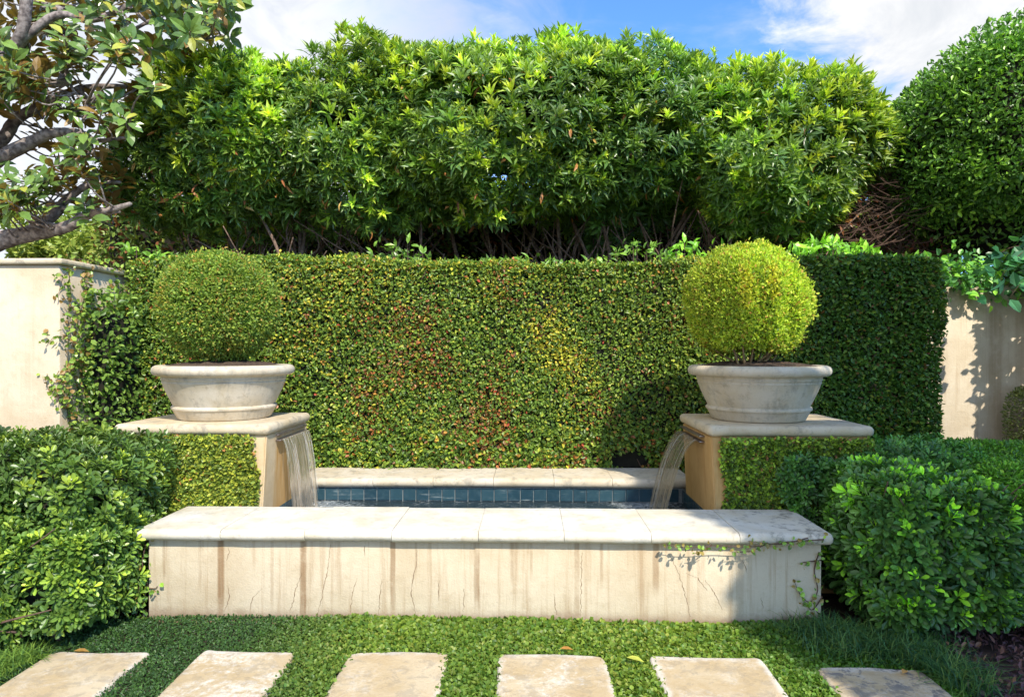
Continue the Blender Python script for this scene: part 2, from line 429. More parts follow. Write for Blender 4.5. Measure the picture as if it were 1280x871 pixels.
# ------------------------------------------------------------------ ground
def ground():
    n = 90; xs = np.concatenate([[-400, -120, -40], np.linspace(-12, 12, n), [40, 120, 400]])
    ys = np.concatenate([[-60, -20], np.linspace(-3, 16, n), [40, 120, 400]])
    X, Y = np.meshgrid(xs, ys, indexing='ij'); P = np.stack([X.ravel(), Y.ravel(), np.zeros(X.size)], 1)
    P[:, 2] = lumps(P, 5.0, 3) * .012 - .012
    a, b = len(xs), len(ys); i, j = np.meshgrid(np.arange(a - 1), np.arange(b - 1), indexing='ij')
    q = np.stack([i * b + j, (i + 1) * b + j, (i + 1) * b + j + 1, i * b + j + 1], -1).reshape(-1, 4)
    o = obj_np('ground', P, q, M['soil'], smooth=True); o['kind'] = 'structure'
ground()

# stepping stones -----------------------------------------------------------
def stone_mat(name, lich, pale):
    m, t = material(name); g = pos(t); oc = t.new('ShaderNodeTexCoord').outputs['Object']
    big = t.noise(g, 3.0, 6, .6, .6); mid = t.noise(g, 16, 7, .7, .4); fine = t.noise(g, 140, 3, .6)
    c = t.mix(t.step(big, .38, .66), (.46, .355, .21), (.54, .45, .31))
    c = t.mix(t.math('MULTIPLY', t.step(mid, .5, .8), .4), c, (.36, .25, .13))
    sep = t.new('ShaderNodeSeparateXYZ', {0: oc})
    # worn pale rim and scoured swirl
    ex = t.math('ABSOLUTE', sep.outputs[0]); ey = t.math('ABSOLUTE', t.math('SUBTRACT', sep.outputs[1], .0))
    rim = t.math('MAXIMUM', t.math('MULTIPLY', ex, 1 / .275), t.math('MULTIPLY', ey, 1 / .47))
    rim = t.math('ADD', rim, t.math('MULTIPLY', t.math('SUBTRACT', t.noise(g, 11, 5, .7), .5), .34))
    c = t.mix(t.math('MULTIPLY', t.step(rim, .86, .99), .85), c, (.64, .60, .53))
    sw = t.math('MULTIPLY', t.step(t.noise(g, 4.2, 7, .72, .5), .48, .62), t.step(t.noise(g, 34, 6, .75), .36, .62))
    c = t.mix(t.math('MULTIPLY', sw, pale), c, (.66, .62, .54))
    li = t.math('MULTIPLY', t.step(t.noise(g, 13, 7, .75, .5), .5, .58), t.step(big, .3, .6, .5, 1.0))
    c = t.mix(t.math('MULTIPLY', li, lich), c, (.17, .16, .15))
    c = t.mix(t.math('MULTIPLY', t.step(fine, .58, .75), .35), c, (.3, .22, .14))
    p = t.new('ShaderNodeBsdfPrincipled', {'Base Color': c, 'Roughness': .85, 'Specular IOR Level': .25})
    bump_chain(t, p, [(big, .3, .02), (mid, .6, .014), (fine, .6, .003)])
    t.l.new(p.outputs[0], t.out.inputs[0]); return m
def stepping_stone(px0, px1, py, depth, label, mat, seed, skew=0.0, rnd=.06):
    a, b = onZ(px0, py, .035), onZ(px1, py, .035)
    w = (b.x - a.x) / 2; cx = (a.x + b.x) / 2; y1 = (a.y + b.y) / 2; y0 = y1 - depth
    r = np.random.default_rng(seed); n = 88; ring = []
    for i in range(n):
        t = 2 * math.pi * i / n; cs, sn = math.cos(t), math.sin(t); e = .09
        ring.append((math.copysign(abs(cs) ** e, cs), math.copysign(abs(sn) ** e, sn)))
    ring = np.array(ring); an = np.arctan2(ring[:, 1], ring[:, 0])
    wob = sum(r.normal() * .013 / (1 + k * .07) * np.sin(k * an * 1.0 + r.uniform(0, 6.28)) for k in (2, 3, 5, 7, 9, 13, 17, 23, 31))
    base = ring * (np.array([w, depth / 2])) * (1 + wob[:, None])
    base[:, 0] += skew * base[:, 1]
    prof = [(0.0, -.04), (0.0, .016), (-.008, .027), (-.022, .032), (-.06, .034)]
    V = []; rad = np.linalg.norm(base, axis=1, keepdims=True)
    for ins, z in prof:
        q = base * (1 + ins / rad); V.append(np.c_[q, np.full(n, z)])
    for f in (.7, .4, .15): V.append(np.c_[base * f, np.full(n, .034)])
    V = np.concatenate(V); m = len(V) // n
    V[2 * n:, 2] += lumps(np.c_[V[2 * n:, :2] * 1, np.zeros(len(V) - 2 * n)], 9, seed) * .0035
    V = np.r_[V, [[0, 0, .034]]]
    Q = [(i * n + j, i * n + (j + 1) % n, (i + 1) * n + (j + 1) % n, (i + 1) * n + j) for i in range(m - 1) for j in range(n)]
    T = np.array([t for q in Q for t in ((q[0], q[1], q[2]), (q[0], q[2], q[3]))] + [((m - 1) * n + j, (m - 1) * n + (j + 1) % n, len(V) - 1) for j in range(n)])
    o = link('stepping_stone', mesh_np('stepping_stone', V, T, mat, smooth=True), None, (cx, (y0 + y1) / 2, 0))
    o.data.set_sharp_from_angle(angle=R(60))
    tag(o, label, 'stepping stone', 'stepping stones along the front of the basin')
    return (cx, (y0 + y1) / 2, w, depth / 2, skew)
SM = [stone_mat('stone_sandy', .30, .45), stone_mat('stone_scoured', .30, .95), stone_mat('stone_lichen', .95, .4)]
stones = [
 stepping_stone(66, 190, 812, .95, 'plain tan stepping stone at the foot of the left shrub', SM[0], 11),
 stepping_stone(256, 374, 811, .95, 'tan stepping stone with a broad chalky swirl, second from the left shrub', SM[1], 12),
 stepping_stone(436, 565, 812, .95, 'smooth sandy stepping stone with a thin pale rim, left of the middle gap', SM[0], 13),
 stepping_stone(624, 757, 815, .95, 'stepping stone with a pale ring round a tan centre, right of the middle gap', SM[1], 14),
 stepping_stone(812, 950, 819, .95, 'yellowish stepping stone with a rounded corner, half in shade', SM[0], 15),
 stepping_stone(1016, 1148, 832, .95, 'stepping stone blotched with grey lichen beside the tufts of grass', SM[2], 16),
]
def on_stone(P, grow=0.0):
    k = np.zeros(len(P), bool)
    for cx, cy, hw, hd, sk in stones:
        k |= (np.abs((P[:, 0] - cx) / (hw + grow)) ** 8 + np.abs((P[:, 1] - cy) / (hd + grow)) ** 8) < 1
    return k

# ground cover ---------------------------------------------------------------
def ground_cover():
    n = 190000; P = np.c_[rng.uniform(-3.0, 2.6, n), rng.uniform(2.2, WY + .0, n), np.zeros(n)]
    g = .5 + .5 * lumps(P, 4.0, 21); near = np.clip((P[:, 1] - 3.66) / .25, 0, 1)
    P[:, 2] = .004 + .014 * g + near * (.002 + .022 * np.clip(.5 + .5 * lumps(P, 7.0, 22), 0, 1)) + rng.uniform(0, .016, n)
    k = ~on_stone(P, -.010 + rng.normal(0, .012, n).clip(-.03, .02)) & (P[:, 0] < 1.98 + .12 * lumps(P, 5, 6)); P = P[k]; near = near[k]; n = len(P)
    right = np.clip((P[:, 0] + 1.5 + .35 * lumps(P, 2.2, 5)) / 1.3, 0, 1)[:, None]          # mossy thyme at left, round-leaved at right
    patch = np.clip(.5 + .6 * lumps(P, 3.2, 31), 0, 1)[:, None]
    a = pick([(.045, .10, .03), (.06, .13, .03), (.035, .08, .028)], [4, 3, 3], n)
    b = pick([(.14, .22, .03), (.20, .28, .04), (.08, .16, .025), (.26, .29, .06)], [4, 3, 3, 1], n)
    b2 = pick([(.07, .15, .025), (.05, .11, .02), (.12, .2, .03)], [4, 3, 2], n)
    far = np.clip((P[:, 0] - .9) / .8, 0, 1)[:, None]
    c = a * (1 - right) + right * (b * (1 - .5 * patch) + b2 * .5 * patch) 
    c = c * (1 - far) + far * pick([(.06, .16, .02), (.1, .24, .03), (.05, .12, .02)], [3, 3, 3], n)
    c *= 1 - .35 * (rng.uniform(size=(n, 1)) < .12)
    N = np.tile([0, 0, 1.0], (n, 1)); N[:, 1] -= near * .7; N = norm(N)
    X, Y, Z = leaf_dirs(N, out=.25, up=0, nup=.4)
    s = (.015 + .004 * right[:, 0] + .008 * near * right[:, 0]) * rng.uniform(.7, 1.3, n)
    V, T, C = scatter(LEAF['hex'], P, X, Y, Z, s, s * (.55 + .4 * right[:, 0]), c)
    o = obj_np('ground_cover', V, T, M['cover'], None, 'stuff', col=C)
    tag(o, 'low green creeping ground cover filling the gaps between the stepping stones', 'ground cover')
ground_cover()

# mulch bed at the right, below the shrub
def mulch():
    n = 5200; P = np.c_[rng.uniform(1.75, 3.9, n), rng.uniform(2.5, 4.3, n), np.zeros(n)]
    k = (P[:, 0] > 2.05 + .12 * lumps(P, 6, 8)) & ~on_stone(P, .1); P = P[k]; n = len(P); P[:, 2] = .012 + rng.uniform(0, .02, n)
    N = norm(np.array([0, 0, 1.0]) + rng.normal(size=(n, 3)) * .35)
    X, Y, Z = leaf_dirs(N, out=0, up=0); c = pick([(.12, .065, .085), (.08, .045, .06), (.18, .10, .10), (.24, .14, .10)], [4, 4, 2, .5], n)
    V, T, C = scatter(LEAF['hex'], P, X, Y, Z, rng.uniform(.02, .05, n), rng.uniform(.01, .025, n), c)
    o = obj_np('bark_mulch', V, T, M['cover'], None, 'stuff', col=C); tag(o, 'dark purplish bark mulch under the right hand shrub', 'mulch')
mulch()

# tufts of grass
def grass(name, label, spots, cols, L=.15):
    parts = []
    for (x, y, rad, n) in spots:
        P = np.c_[x + rng.normal(0, rad, n), y + rng.normal(0, rad * .7, n), np.full(n, .005)]
        a = rng.uniform(0, 6.28, n); tl = rng.uniform(.5, 1.35, n)
        D = np.c_[np.sin(tl) * np.cos(a), np.sin(tl) * np.sin(a), np.cos(tl)]; U = np.c_[-np.cos(tl) * np.cos(a), -np.cos(tl) * np.sin(a), np.sin(tl)]
        X, Y, Z = frames(D, U); k = ~on_stone(P, .01)
        parts.append(scatter(LEAF['blade'], P[k], X[k], Y[k], Z[k], L * rng.uniform(.6, 1.2, k.sum()), np.full(k.sum(), .0052), pick(cols, [1] * len(cols), k.sum())))
    V, T, C = cat(parts); tag(obj_np(name, V, T, M['cover'], None, 'stuff', col=C), label, 'grass')
grass('grass_tuft', 'dark strappy grass tufts edging the bed behind the lichen stone',
      [(onZ(px, py, 0).x, onZ(px, py, 0).y, .09, 420) for px, py in ((1060, 818), (1040, 800), (1110, 822), (1085, 806), (1150, 828), (1140, 806), (1180, 845), (1195, 862), (1010, 795))],
      [(.05, .13, .05), (.08, .18, .05), (.03, .09, .04), (.12, .2, .05)])
grass('grass_tuft', 'small bright grass tuft at the left corner below the shrub',
      [(onZ(px, py, 0).x, onZ(px, py, 0).y, .06, 300) for px, py in ((10, 835), (35, 828), (-20, 850))], [(.12, .22, .04), (.18, .28, .05), (.08, .16, .04)], .11)

# ------------------------------------------------------------------ the basin
st_front = stucco('front_stucco', (.61, .525, .39), (.33, .215, .115), ztop=.49, foot=.03, weather=.55,
    streaks=[(onY(px, 700, WY).x, w, s, l) for px, w, s, l in ((276, .026, .8, .62), (379, .026, .85, .62), (491, .02, .75, .62), (596, .022, .75, .5), (721, .02, .55, .6), (820, .024, .6, .34),
              (205, .01, .35, .3), (250, .012, .4, .36), (340, .012, .35, .5), (640, .012, .45, .3), (664, .01, .4, .25), (752, .012, .4, .3), (925, .03, .25, .55), (520, .01, .3, .25))])
lime_front = limestone('coping_limestone', (.66, .635, .57), (.15, .145, .13), .8, lich_x=1.3, warm=.25)
lime_rear = limestone('rear_coping_limestone', (.60, .54, .44), (.2, .19, .16), .5, warm=.6)
lime_slab = limestone('slab_limestone', (.62, .535, .40), (.22, .2, .17), .55, warm=.35)
def coping(parent, xs, y0, y1, ztop, th, mat, nose_back=False, ends=True):
    for i, (a, b) in enumerate(zip(xs[:-1], xs[1:])):
        bm = bmesh.new()
        prof = [(y1, ztop - th), (y1, ztop)]
        r = th * .5
        cy = y0 + r
        for k in range(9):
            an = R(90 + 180 * k / 8); prof.append((cy + r * math.cos(an) * 1.0, ztop - r + r * math.sin(an)))
        if nose_back:
            prof = prof[2:] + [(2 * ((y0 + y1) / 2) - y, z) for y, z in reversed(prof[2:])]
        n = 7; x0, x1 = a + .0011, b - .0011; dz = random.uniform(-.0025, .0025); rows = []
        for k in range(n):
            x = x0 + (x1 - x0) * k / (n - 1)
            sx = 0
            rows.append([bm.verts.new((x, y + random.uniform(-.0015, .0015) + sx, z + dz + random.uniform(-.001, .001))) for y, z in prof])
        m = len(prof)
        for k in range(n - 1):
            for j in range(m):
                jj = (j + 1) % m; bm.faces.new((rows[k][j], rows[k + 1][j], rows[k + 1][jj], rows[k][jj]))
        e0 = bm.faces.new(rows[0][::1]); e1 = bm.faces.new(rows[-1][::-1])
        end = []
        if ends and i == 0: end += list(e0.edges)
        if ends and i == len(xs) - 2: end += list(e1.edges)
        bmesh.ops.recalc_face_normals(bm, faces=bm.faces)
        if end: bmesh.ops.bevel(bm, geom=end, offset=.022, segments=3, profile=.5, affect='EDGES')
        else: bmesh.ops.bevel(bm, geom=list(set(e0.edges) | set(e1.edges)), offset=.0016, segments=1, affect='EDGES')
        obj_bm('coping_stone', bm, mat, parent, smooth=R(40))
bw = thing('basin_wall', 'cream stucco front wall of the water basin, streaked and cracked under pale coping', 'wall', ((WX0 + WX1) / 2, WY + .2, 0))
def wall_body():
    bm = bmesh.new(); bm_box(bm, (WX0, WY, -.1), (WX1, CY1 - .06, COP - COPT - .003), .006, 2)
    return obj_bm('stucco_wall', bm, st_front, bw, smooth=R(40))
wall_body()
box('mortar_bed', (CX0 + .06, CY0 + .035, COP - COPT - .003), (CX1 - .06, CY1 - .012, COP - .005), M['mortar'], bw)
coping(bw, [CX0] + joints + [CX1], CY0, CY1, COP, COPT, lime_front)
# cracks in the stucco: thin dark seams that wander down the face
def crack(pts, w=.0016):
    P = [onY(px, py, WY - .0012) for px, py in pts]; path = []
    r = random.Random(int(pts[0][0]))
    for a, b in zip(P[:-1], P[1:]):
        n = max(2, int((b - a).length / .012))
        for k in range(n): path.append(a.lerp(b, k / n) + Vector((r.uniform(-.004, .004), 0, 0)))
    path.append(P[-1]); m = len(path)
    ws = [w * r.uniform(.5, 1.5) * (1 - .6 * abs(2 * k / (m - 1) - 1)) for k in range(m)]
    V = []
    for p, ww in zip(path, ws): V += [p + Vector((-ww, 0, 0)), p + Vector((ww, 0, 0)), p + Vector((0, .004, 0))]
    T = []
    for k in range(m - 1):
        a = k * 3; T += [(a, a + 1, a + 4), (a, a + 4, a + 3)]
    obj_np('crack', [tuple(v) for v in V], T, M['crack'], bw)
for pts in (((285, 684), (287, 690), (283, 700)), ((285, 731), (287, 747), (281, 762)), ((378, 715), (370, 735), (366, 752), (361, 768)), ((413, 680), (410, 710), (404, 738), (397, 768)),
            ((327, 735), (315, 748), (313, 765)), ((446, 722), (440, 745), (438, 765)), ((477, 725), (473, 768)), ((517, 718), (514, 740), (519, 767)), ((521, 686), (520, 705), (515, 730)),
            ((549, 726), (548, 750)), ((455, 682), (456, 695)), ((580, 735), (579, 765)), ((692, 742), (696, 768)), ((836, 692), (848, 715), (856, 740), (863, 770)), ((727, 690), (726, 770)),
            ((881, 724), (896, 745), (903, 762)), ((928, 700), (934, 716)), ((951, 746), (954, 760)), ((857, 716), (872, 722), (884, 738))):
    crack(pts, .0016)

# rear coping and tiles ---------------------------------------------------------
TILE = .1075
def tile_mat():
    m, t = material('blue_tile'); g = pos(t); rnd = t.new('ShaderNodeObjectInfo').outputs['Random']
    n = t.noise(g, 18, 5, .7); c = t.mix(rnd, (.016, .046, .068), (.032, .08, .105))
    c = t.mix(t.math('MULTIPLY', t.step(n, .42, .75), .6), c, (.055, .105, .13))
    lime = t.step(t.noise(t.scale(g, (5, 5, 60)), 1.0, 5, .7), .58, .7)
    c = t.mix(t.math('MULTIPLY', lime, .4), c, (.42, .47, .46))
    p = t.new('ShaderNodeBsdfPrincipled', {'Base Color': c, 'Roughness': .18, 'Specular IOR Level': .6})
    b = t.new('ShaderNodeBump', {'Height': n, 'Strength': .15, 'Distance': .004}); t.l.new(b.outputs[0], p.inputs['Normal'])
    t.l.new(p.outputs[0], t.out.inputs[0]); return m
M['tile'] = tile_mat()
def tile_mesh(ax):
    bm = bmesh.new(); h = TILE / 2 - .0035
    lo, hi = ((-h, -.007, -h), (h, .0, h)) if ax == 'y' else ((-.0, -h, -h), (.007, h, h))
    bm_box(bm, lo, hi, .0025, 1); me = bpy.data.meshes.new('tile'); bm.to_mesh(me); bm.free(); me.materials.append(M['tile']); return me
TY, TX = tile_mesh('y'), tile_mesh('x')
rw = thing('rear_basin_wall', 'low rear wall of the basin with blue tiles under stone coping, below the hedge', 'wall', ((PLX1 + PRX0) / 2, 5.7, 0))
RX0, RX1 = PLX1 - .02, PRX0 + .02
rj = [onZ(px, 590, COP).x for px in (475, 547, 619, 691, 760)]
rj[0] = (rj[1] * 2 - rj[2])
coping(rw, [RX0 - .1] + [rj[0] - .46] * 0 + rj + [RX1 + .1], RY0, RY1, COP, .075, lime_rear, ends=False)
box('wall_core', (RX0 - .1, RY0 + .045, -.2), (RX1 + .1, RY1 - .02, COP - .078), M['grout'], rw)
nt = round((RX1 - RX0) / TILE); pit = (RX1 - RX0) / nt
for r_ in range(2):
    for i in range(nt):
        x = RX0 + (i + .5) * pit
        link('tile', TY, rw, Vector((x + random.uniform(-.0006, .0006), RY0 + .044 - .0008 + random.uniform(-.0008, .0008), COP - .075 - .006 - TILE / 2 - r_ * TILE)) - rw.location)

# piers -----------------------------------------------------------------------
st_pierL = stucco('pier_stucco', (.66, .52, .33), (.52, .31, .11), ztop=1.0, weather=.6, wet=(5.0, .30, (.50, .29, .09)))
st_pierR = stucco('shaded_pier_stucco', (.62, .41, .18), (.46, .25, .08), ztop=1.0, weather=.6)  # darker, more orange copy: the right pier's shade is put into its colour
def slab(parent, x0, x1, y0, y1, zt, th, mat):
    bm = bmesh.new(); bm_box(bm, (x0, y0, zt - th), (x1, y1, zt))
    bmesh.ops.bevel(bm, geom=[e for e in bm.edges if abs(e.verts[0].co.z - e.verts[1].co.z) > .01], offset=.035, segments=4, profile=.5, affect='EDGES')
    bmesh.ops.bevel(bm, geom=[e for e in bm.edges if abs(e.verts[0].co.z - e.verts[1].co.z) < .001], offset=th * .46, segments=5, profile=.5, affect='EDGES')
    return obj_bm('cap_slab', bm, mat, parent, smooth=R(60))
LIPY0, LIPY1, LIPZ = 4.74, 5.31, .965
def pier(x0, x1, inner, label, mat):
    o = thing('fountain_pier', label, 'pier', ((x0 + x1) / 2, (PY0 + PY1) / 2, 0), 'piers pouring water into the basin')
    ins = .024; bx0, bx1 = x0 + ins, x1 - ins; by0, by1 = PY0 + .035, PY1 - .03
    bm = bmesh.new(); zt = SLABZ - SLABT - .002
    bm_box(bm, (bx0, by0, -.1), (bx1, by1, zt))
    for v in bm.verts:      # a slight batter
        if v.co.z < 0: v.co.x += .05 * (1 if v.co.x > o.location.x else -1) * (-1 if inner * (v.co.x - o.location.x) > 0 else 1) ; v.co.y -= .03 if v.co.y < 5 else 0
    bmesh.ops.bevel(bm, geom=[e for e in bm.edges], offset=.008, segments=2, affect='EDGES')
    obj_bm('stucco_body', bm, mat, o, smooth=R(40))
    slab(o, x0, x1, PY0, PY1, SLABZ, SLABT, lime_slab)
    fx = bx1 if inner > 0 else bx0
    a, b = sorted((fx - .01 * inner, fx + .035 * inner))
    box('spout', (a, LIPY0 - .015, LIPZ - .012), (b, LIPY1 + .015, LIPZ - .003), M['steel'], o, bevel=.002)
    box('spout_hood', (a, LIPY0 - .02, LIPZ + .026), (b - .012 if inner > 0 else b, LIPY1 + .02, LIPZ + .036), M['steel'], o, bevel=.002)
    # tiles at the water line
    for r_ in range(2):
        for i in range(8):
            y = RY0 + .03 - (i + .5) * TILE
            if y - TILE / 2 < CY1: continue
            z = COP - .075 - .006 - TILE / 2 - r_ * TILE
            fz = fx - .05 * inner * (1.0 - (z + .1) / (zt + .1))
            t = link('tile', TX, o, Vector((fz + (.003 if inner > 0 else -.0105), y, z)) - o.location)
    return o
pL = pier(PLX0, PLX1, 1, 'left stucco pier with stone slab, spilling ragged strings of water, ivy on its front', st_pierL)
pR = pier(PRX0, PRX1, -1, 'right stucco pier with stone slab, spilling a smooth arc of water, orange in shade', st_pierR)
# basin side walls between the piers and the front wall
for x0, x1, side in ((PLX1 - .3, PLX1 - .06, 1), (PRX0 + .06, PRX0 + .3, -1)):
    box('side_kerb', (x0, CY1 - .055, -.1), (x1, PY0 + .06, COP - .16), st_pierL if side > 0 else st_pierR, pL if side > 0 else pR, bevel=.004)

# water -------------------------------------------------------------------------
def water():
    m, t = material('pool_water'); g = pos(t)
    n1 = t.noise(t.scale(g, (14, 14, 14)), 1.0, 3, .6, .5); n2 = t.noise(g, 46, 3, .6, .6)
    fo = t.noise(g, 34, 6, .75, 1.0); sx = t.new('ShaderNodeSeparateXYZ', {0: g}).outputs[0]
    near = t.math('MAXIMUM', t.step(t.math('ABSOLUTE', t.math('SUBTRACT', sx, PLX1 + .12)), .42, .0), t.step(t.math('ABSOLUTE', t.math('SUBTRACT', sx, PRX0 - .26)), .42, .0))
    fm = t.step(t.math('ADD', t.math('MULTIPLY', fo, t.math('ADD', .55, t.noise(g, 5, 3))), t.math('MULTIPLY', near, .22)), .60, .74)
    c = t.mix(t.math('MULTIPLY', fm, .5), (.022, .036, .042), (.6, .64, .65))
    p = t.new('ShaderNodeBsdfPrincipled', {'Base Color': c, 'Roughness': .07, 'IOR': 1.33, 'Specular IOR Level': .5})
    bump_chain(t, p, [(n1, .5, .03), (n2, .4, .01)])
    t.l.new(p.outputs[0], t.out.inputs[0])
    o = box('pool_water', (PLX1 - .04, CY1 - .07, WATER - .2), (PRX0 + .04, RY0 + .04, WATER), m, None)
    o['kind'] = 'structure'
water()
def fall_mat(name, dens, tint):
    m, t = material(name); uv = t.new('ShaderNodeUVMap').outputs[0]; g = pos(t)
    sep = t.new('ShaderNodeSeparateXYZ', {0: uv})
    s1 = t.noise(t.scale(uv, (46, 1.3, 1)), 1.0, 5, .7, .25); s2 = t.noise(t.scale(uv, (140, 2.6, 1)), 1.0, 3, .7)
    br = t.noise(t.scale(uv, (30, 9, 1)), 1.0, 4, .7)
    streak = t.math('MULTIPLY', t.step(s1, .34, .76), t.step(s2, .3, .62, .55, 1.0))
    low = t.step(sep.outputs[1], .15, 1.0)
    a = t.math('ADD', t.math('MULTIPLY', t.math('ADD', streak, .17), dens), t.math('MULTIPLY', t.math('MULTIPLY', low, t.step(br, .45, .7)), dens * .5), clamp=True)
    tr = t.new('ShaderNodeBsdfTransparent', {0: (.93, .93, .92, 1)})
    p = t.new('ShaderNodeBsdfPrincipled', {'Base Color': (*tint, 1), 'Roughness': .3, 'Specular IOR Level': .4})
    tl = t.new('ShaderNodeBsdfTranslucent', {0: (*tint, 1)})
    w = t.new('ShaderNodeMixShader', {0: .45, 1: p.outputs[0], 2: tl.outputs[0]})
    b = t.new('ShaderNodeBump', {'Height': s1, 'Strength': .6, 'Distance': .01}); t.l.new(b.outputs[0], p.inputs['Normal'])
    gl = t.new('ShaderNodeBsdfGlossy', {0: (.8, .8, .8, 1), 'Roughness': .2}); t.l.new(b.outputs[0], gl.inputs['Normal'])
    fr = t.new('ShaderNodeFresnel', {'IOR': 1.33}); t.l.new(b.outputs[0], fr.inputs['Normal'])
    base = t.new('ShaderNodeMixShader', {0: fr.outputs[0], 1: tr.outputs[0], 2: gl.outputs[0]})
    mx = t.new('ShaderNodeMixShader', {0: a, 1: base.outputs[0], 2: w.outputs[0]})
    t.l.new(mx.outputs[0], t.out.inputs[0]); return m
def waterfall(x0, sgn, v, rag, label, mat, nstr, sw, drift):
    root = thing('waterfall', label, 'waterfall', (x0, (LIPY0 + LIPY1) / 2, WATER), 'sheets of water falling from the piers')
    nu, nv = 90, 30; U, Tt = np.meshgrid(np.linspace(0, 1, nu), np.linspace(0, 1, nv), indexing='ij')
    z0 = LIPZ; tf = math.sqrt(2 * (z0 - WATER + .02) / 9.8); tt = Tt * tf
    P0 = np.c_[U.ravel(), Tt.ravel(), np.zeros(U.size)]
    vv = v * (1 + rag * (lumps(np.c_[U.ravel() * 14, np.zeros(U.size), np.zeros(U.size)], 1.0, 4) * .5 + lumps(np.c_[U.ravel() * 40, np.zeros(U.size), np.zeros(U.size)], 1.0, 9) * .35)).reshape(U.shape)
    X = x0 + sgn * (vv * tt + .001); Z = z0 - .5 * 9.8 * tt ** 2; Y = LIPY0 + (LIPY1 - LIPY0) * (U + (U - 0.5) * .10 * Tt) + drift * Tt
    X += sgn * lumps(np.c_[U.ravel() * 60, Tt.ravel() * 2, np.zeros(U.size)], 1.0, 6).reshape(U.shape) * .006 * Tt
    V = np.stack([X, Y, Z], -1).reshape(-1, 3); i, j = np.meshgrid(np.arange(nu - 1), np.arange(nv - 1), indexing='ij')
    q = np.stack([i * nv + j, (i + 1) * nv + j, (i + 1) * nv + j + 1, i * nv + j + 1], -1).reshape(-1, 4)
    uv = np.c_[U.ravel(), Tt.ravel()]
    obj_np('water_sheet', V, q, mat, root, smooth=True, uv=uv)
    parts = []
    for k in range(nstr):
        u = random.random(); vs = v * random.uniform(1 - rag, 1 + rag * .9); t0 = random.uniform(0, .5) if random.random() < .6 else 0; t1 = min(1, t0 + random.uniform(.3, .9))
        ts = np.linspace(t0, t1, 14) * tf; y = LIPY0 + (LIPY1 - LIPY0) * u + random.uniform(-.02, .02) * ts / tf + drift * ts / tf
        pts = np.c_[x0 + sgn * (vs * ts + .004), y + .003 * np.sin(ts * 60 + k), z0 - 4.9 * ts ** 2]
        parts.append(tube_np(pts, sw * random.uniform(.5, 1.3) * np.r_[.3, np.ones(12), .2], 4))
    V, T = join_np(parts); obj_np('water_strings', V, T, M['strand'], root, 'stuff', smooth=True)
    # splash beads where it lands
    n = 160; bm = bmesh.new(); xb = x0 + sgn * v * tf
    for k in range(n):
        p = Vector((xb + random.gauss(0, .05), random.uniform(LIPY0, LIPY1) + drift, WATER + abs(random.gauss(0, .022))))
        r = bmesh.ops.create_icosphere(bm, subdivisions=1, radius=random.uniform(.0015, .005)); bmesh.ops.translate(bm, verts=r['verts'], vec=p)
    obj_bm('splash', bm, M['strand'], root, smooth=R(180), kind='stuff')
def strand_mat():
    m, t = material('water_strand')
    tr = t.new('ShaderNodeBsdfTransparent', {0: (.96, .96, .96, 1)}); p = t.new('ShaderNodeBsdfPrincipled', {'Base Color': (.85, .84, .8, 1), 'Roughness': .1})
    mx = t.new('ShaderNodeMixShader', {0: .5, 1: tr.outputs[0], 2: p.outputs[0]}); t.l.new(mx.outputs[0], t.out.inputs[0]); return m
M['strand'] = strand_mat()
waterfall(PLX1 - .024 + .035, 1, .21, .8, 'ragged strings of water falling from the left pier', fall_mat('ragged_water', .9, (.70, .60, .46)), 22, .0010, .0)
waterfall(PRX0 + .024 - .035, -1, .68, .12, 'smooth arching sheet of water falling from the right pier', fall_mat('smooth_water', .85, (.56, .48, .35)), 8, .001, .0)

# ------------------------------------------------------------------ urns and ball topiary
urn_m = limestone('urn_stone', (.62, .56, .46), (.26, .24, .20), .4, warm=.45, run=.4)
urn_prof = [(0, 0), (.325, 0), (.338, .004), (.345, .012), (.372, .062), (.378, .072), (.386, .076), (.388, .086), (.384, .094), (.374, .098), (.372, .1),
            (.385, .125), (.425, .205), (.448, .262), (.452, .266), (.452, .270), (.449, .274), (.454, .285), (.459, .289), (.458, .294), (.456, .298), (.460, .312),
            (.470, .314), (.496, .317), (.512, .325), (.520, .338), (.5225, .352), (.519, .367), (.509, .380), (.492, .388), (.470, .389), (.455, .384), (.448, .37), (.445, .33)]
def urn(x, y, label):
    o = thing('stone_urn', label, 'urn', (x, y, SLABZ + .001), 'stone urns on the piers')
    lathe('bowl', [(r * .94, z) for r, z in urn_prof], o.location, urn_m, o, 96)
    n = 40; V = []; T = []
    rings = [0, .08, .16, .24, .32, .38, .419]
    for i, r in enumerate(rings):
        for j in range(n):
            a = 2 * math.pi * j / n; V.append((x + r * math.cos(a), y + r * math.sin(a), o.location.z + .375 + .045 * (1 - (r / .45) ** 2) + random.uniform(-.008, .008)))
    for i in range(len(rings) - 1):
        for j in range(n): T.append((i * n + j, (i + 1) * n + j, (i + 1) * n + (j + 1) % n, i * n + (j + 1) % n))
    obj_np('soil', V, T, M['potsoil'], o, smooth=True)
    return o
urn(-2.255, 5.0, 'weathered stone urn on the left pier, curved light patch on its side')
urn(1.65, 4.99, 'weathered stone urn on the right pier, in even shade under the yellow ball')

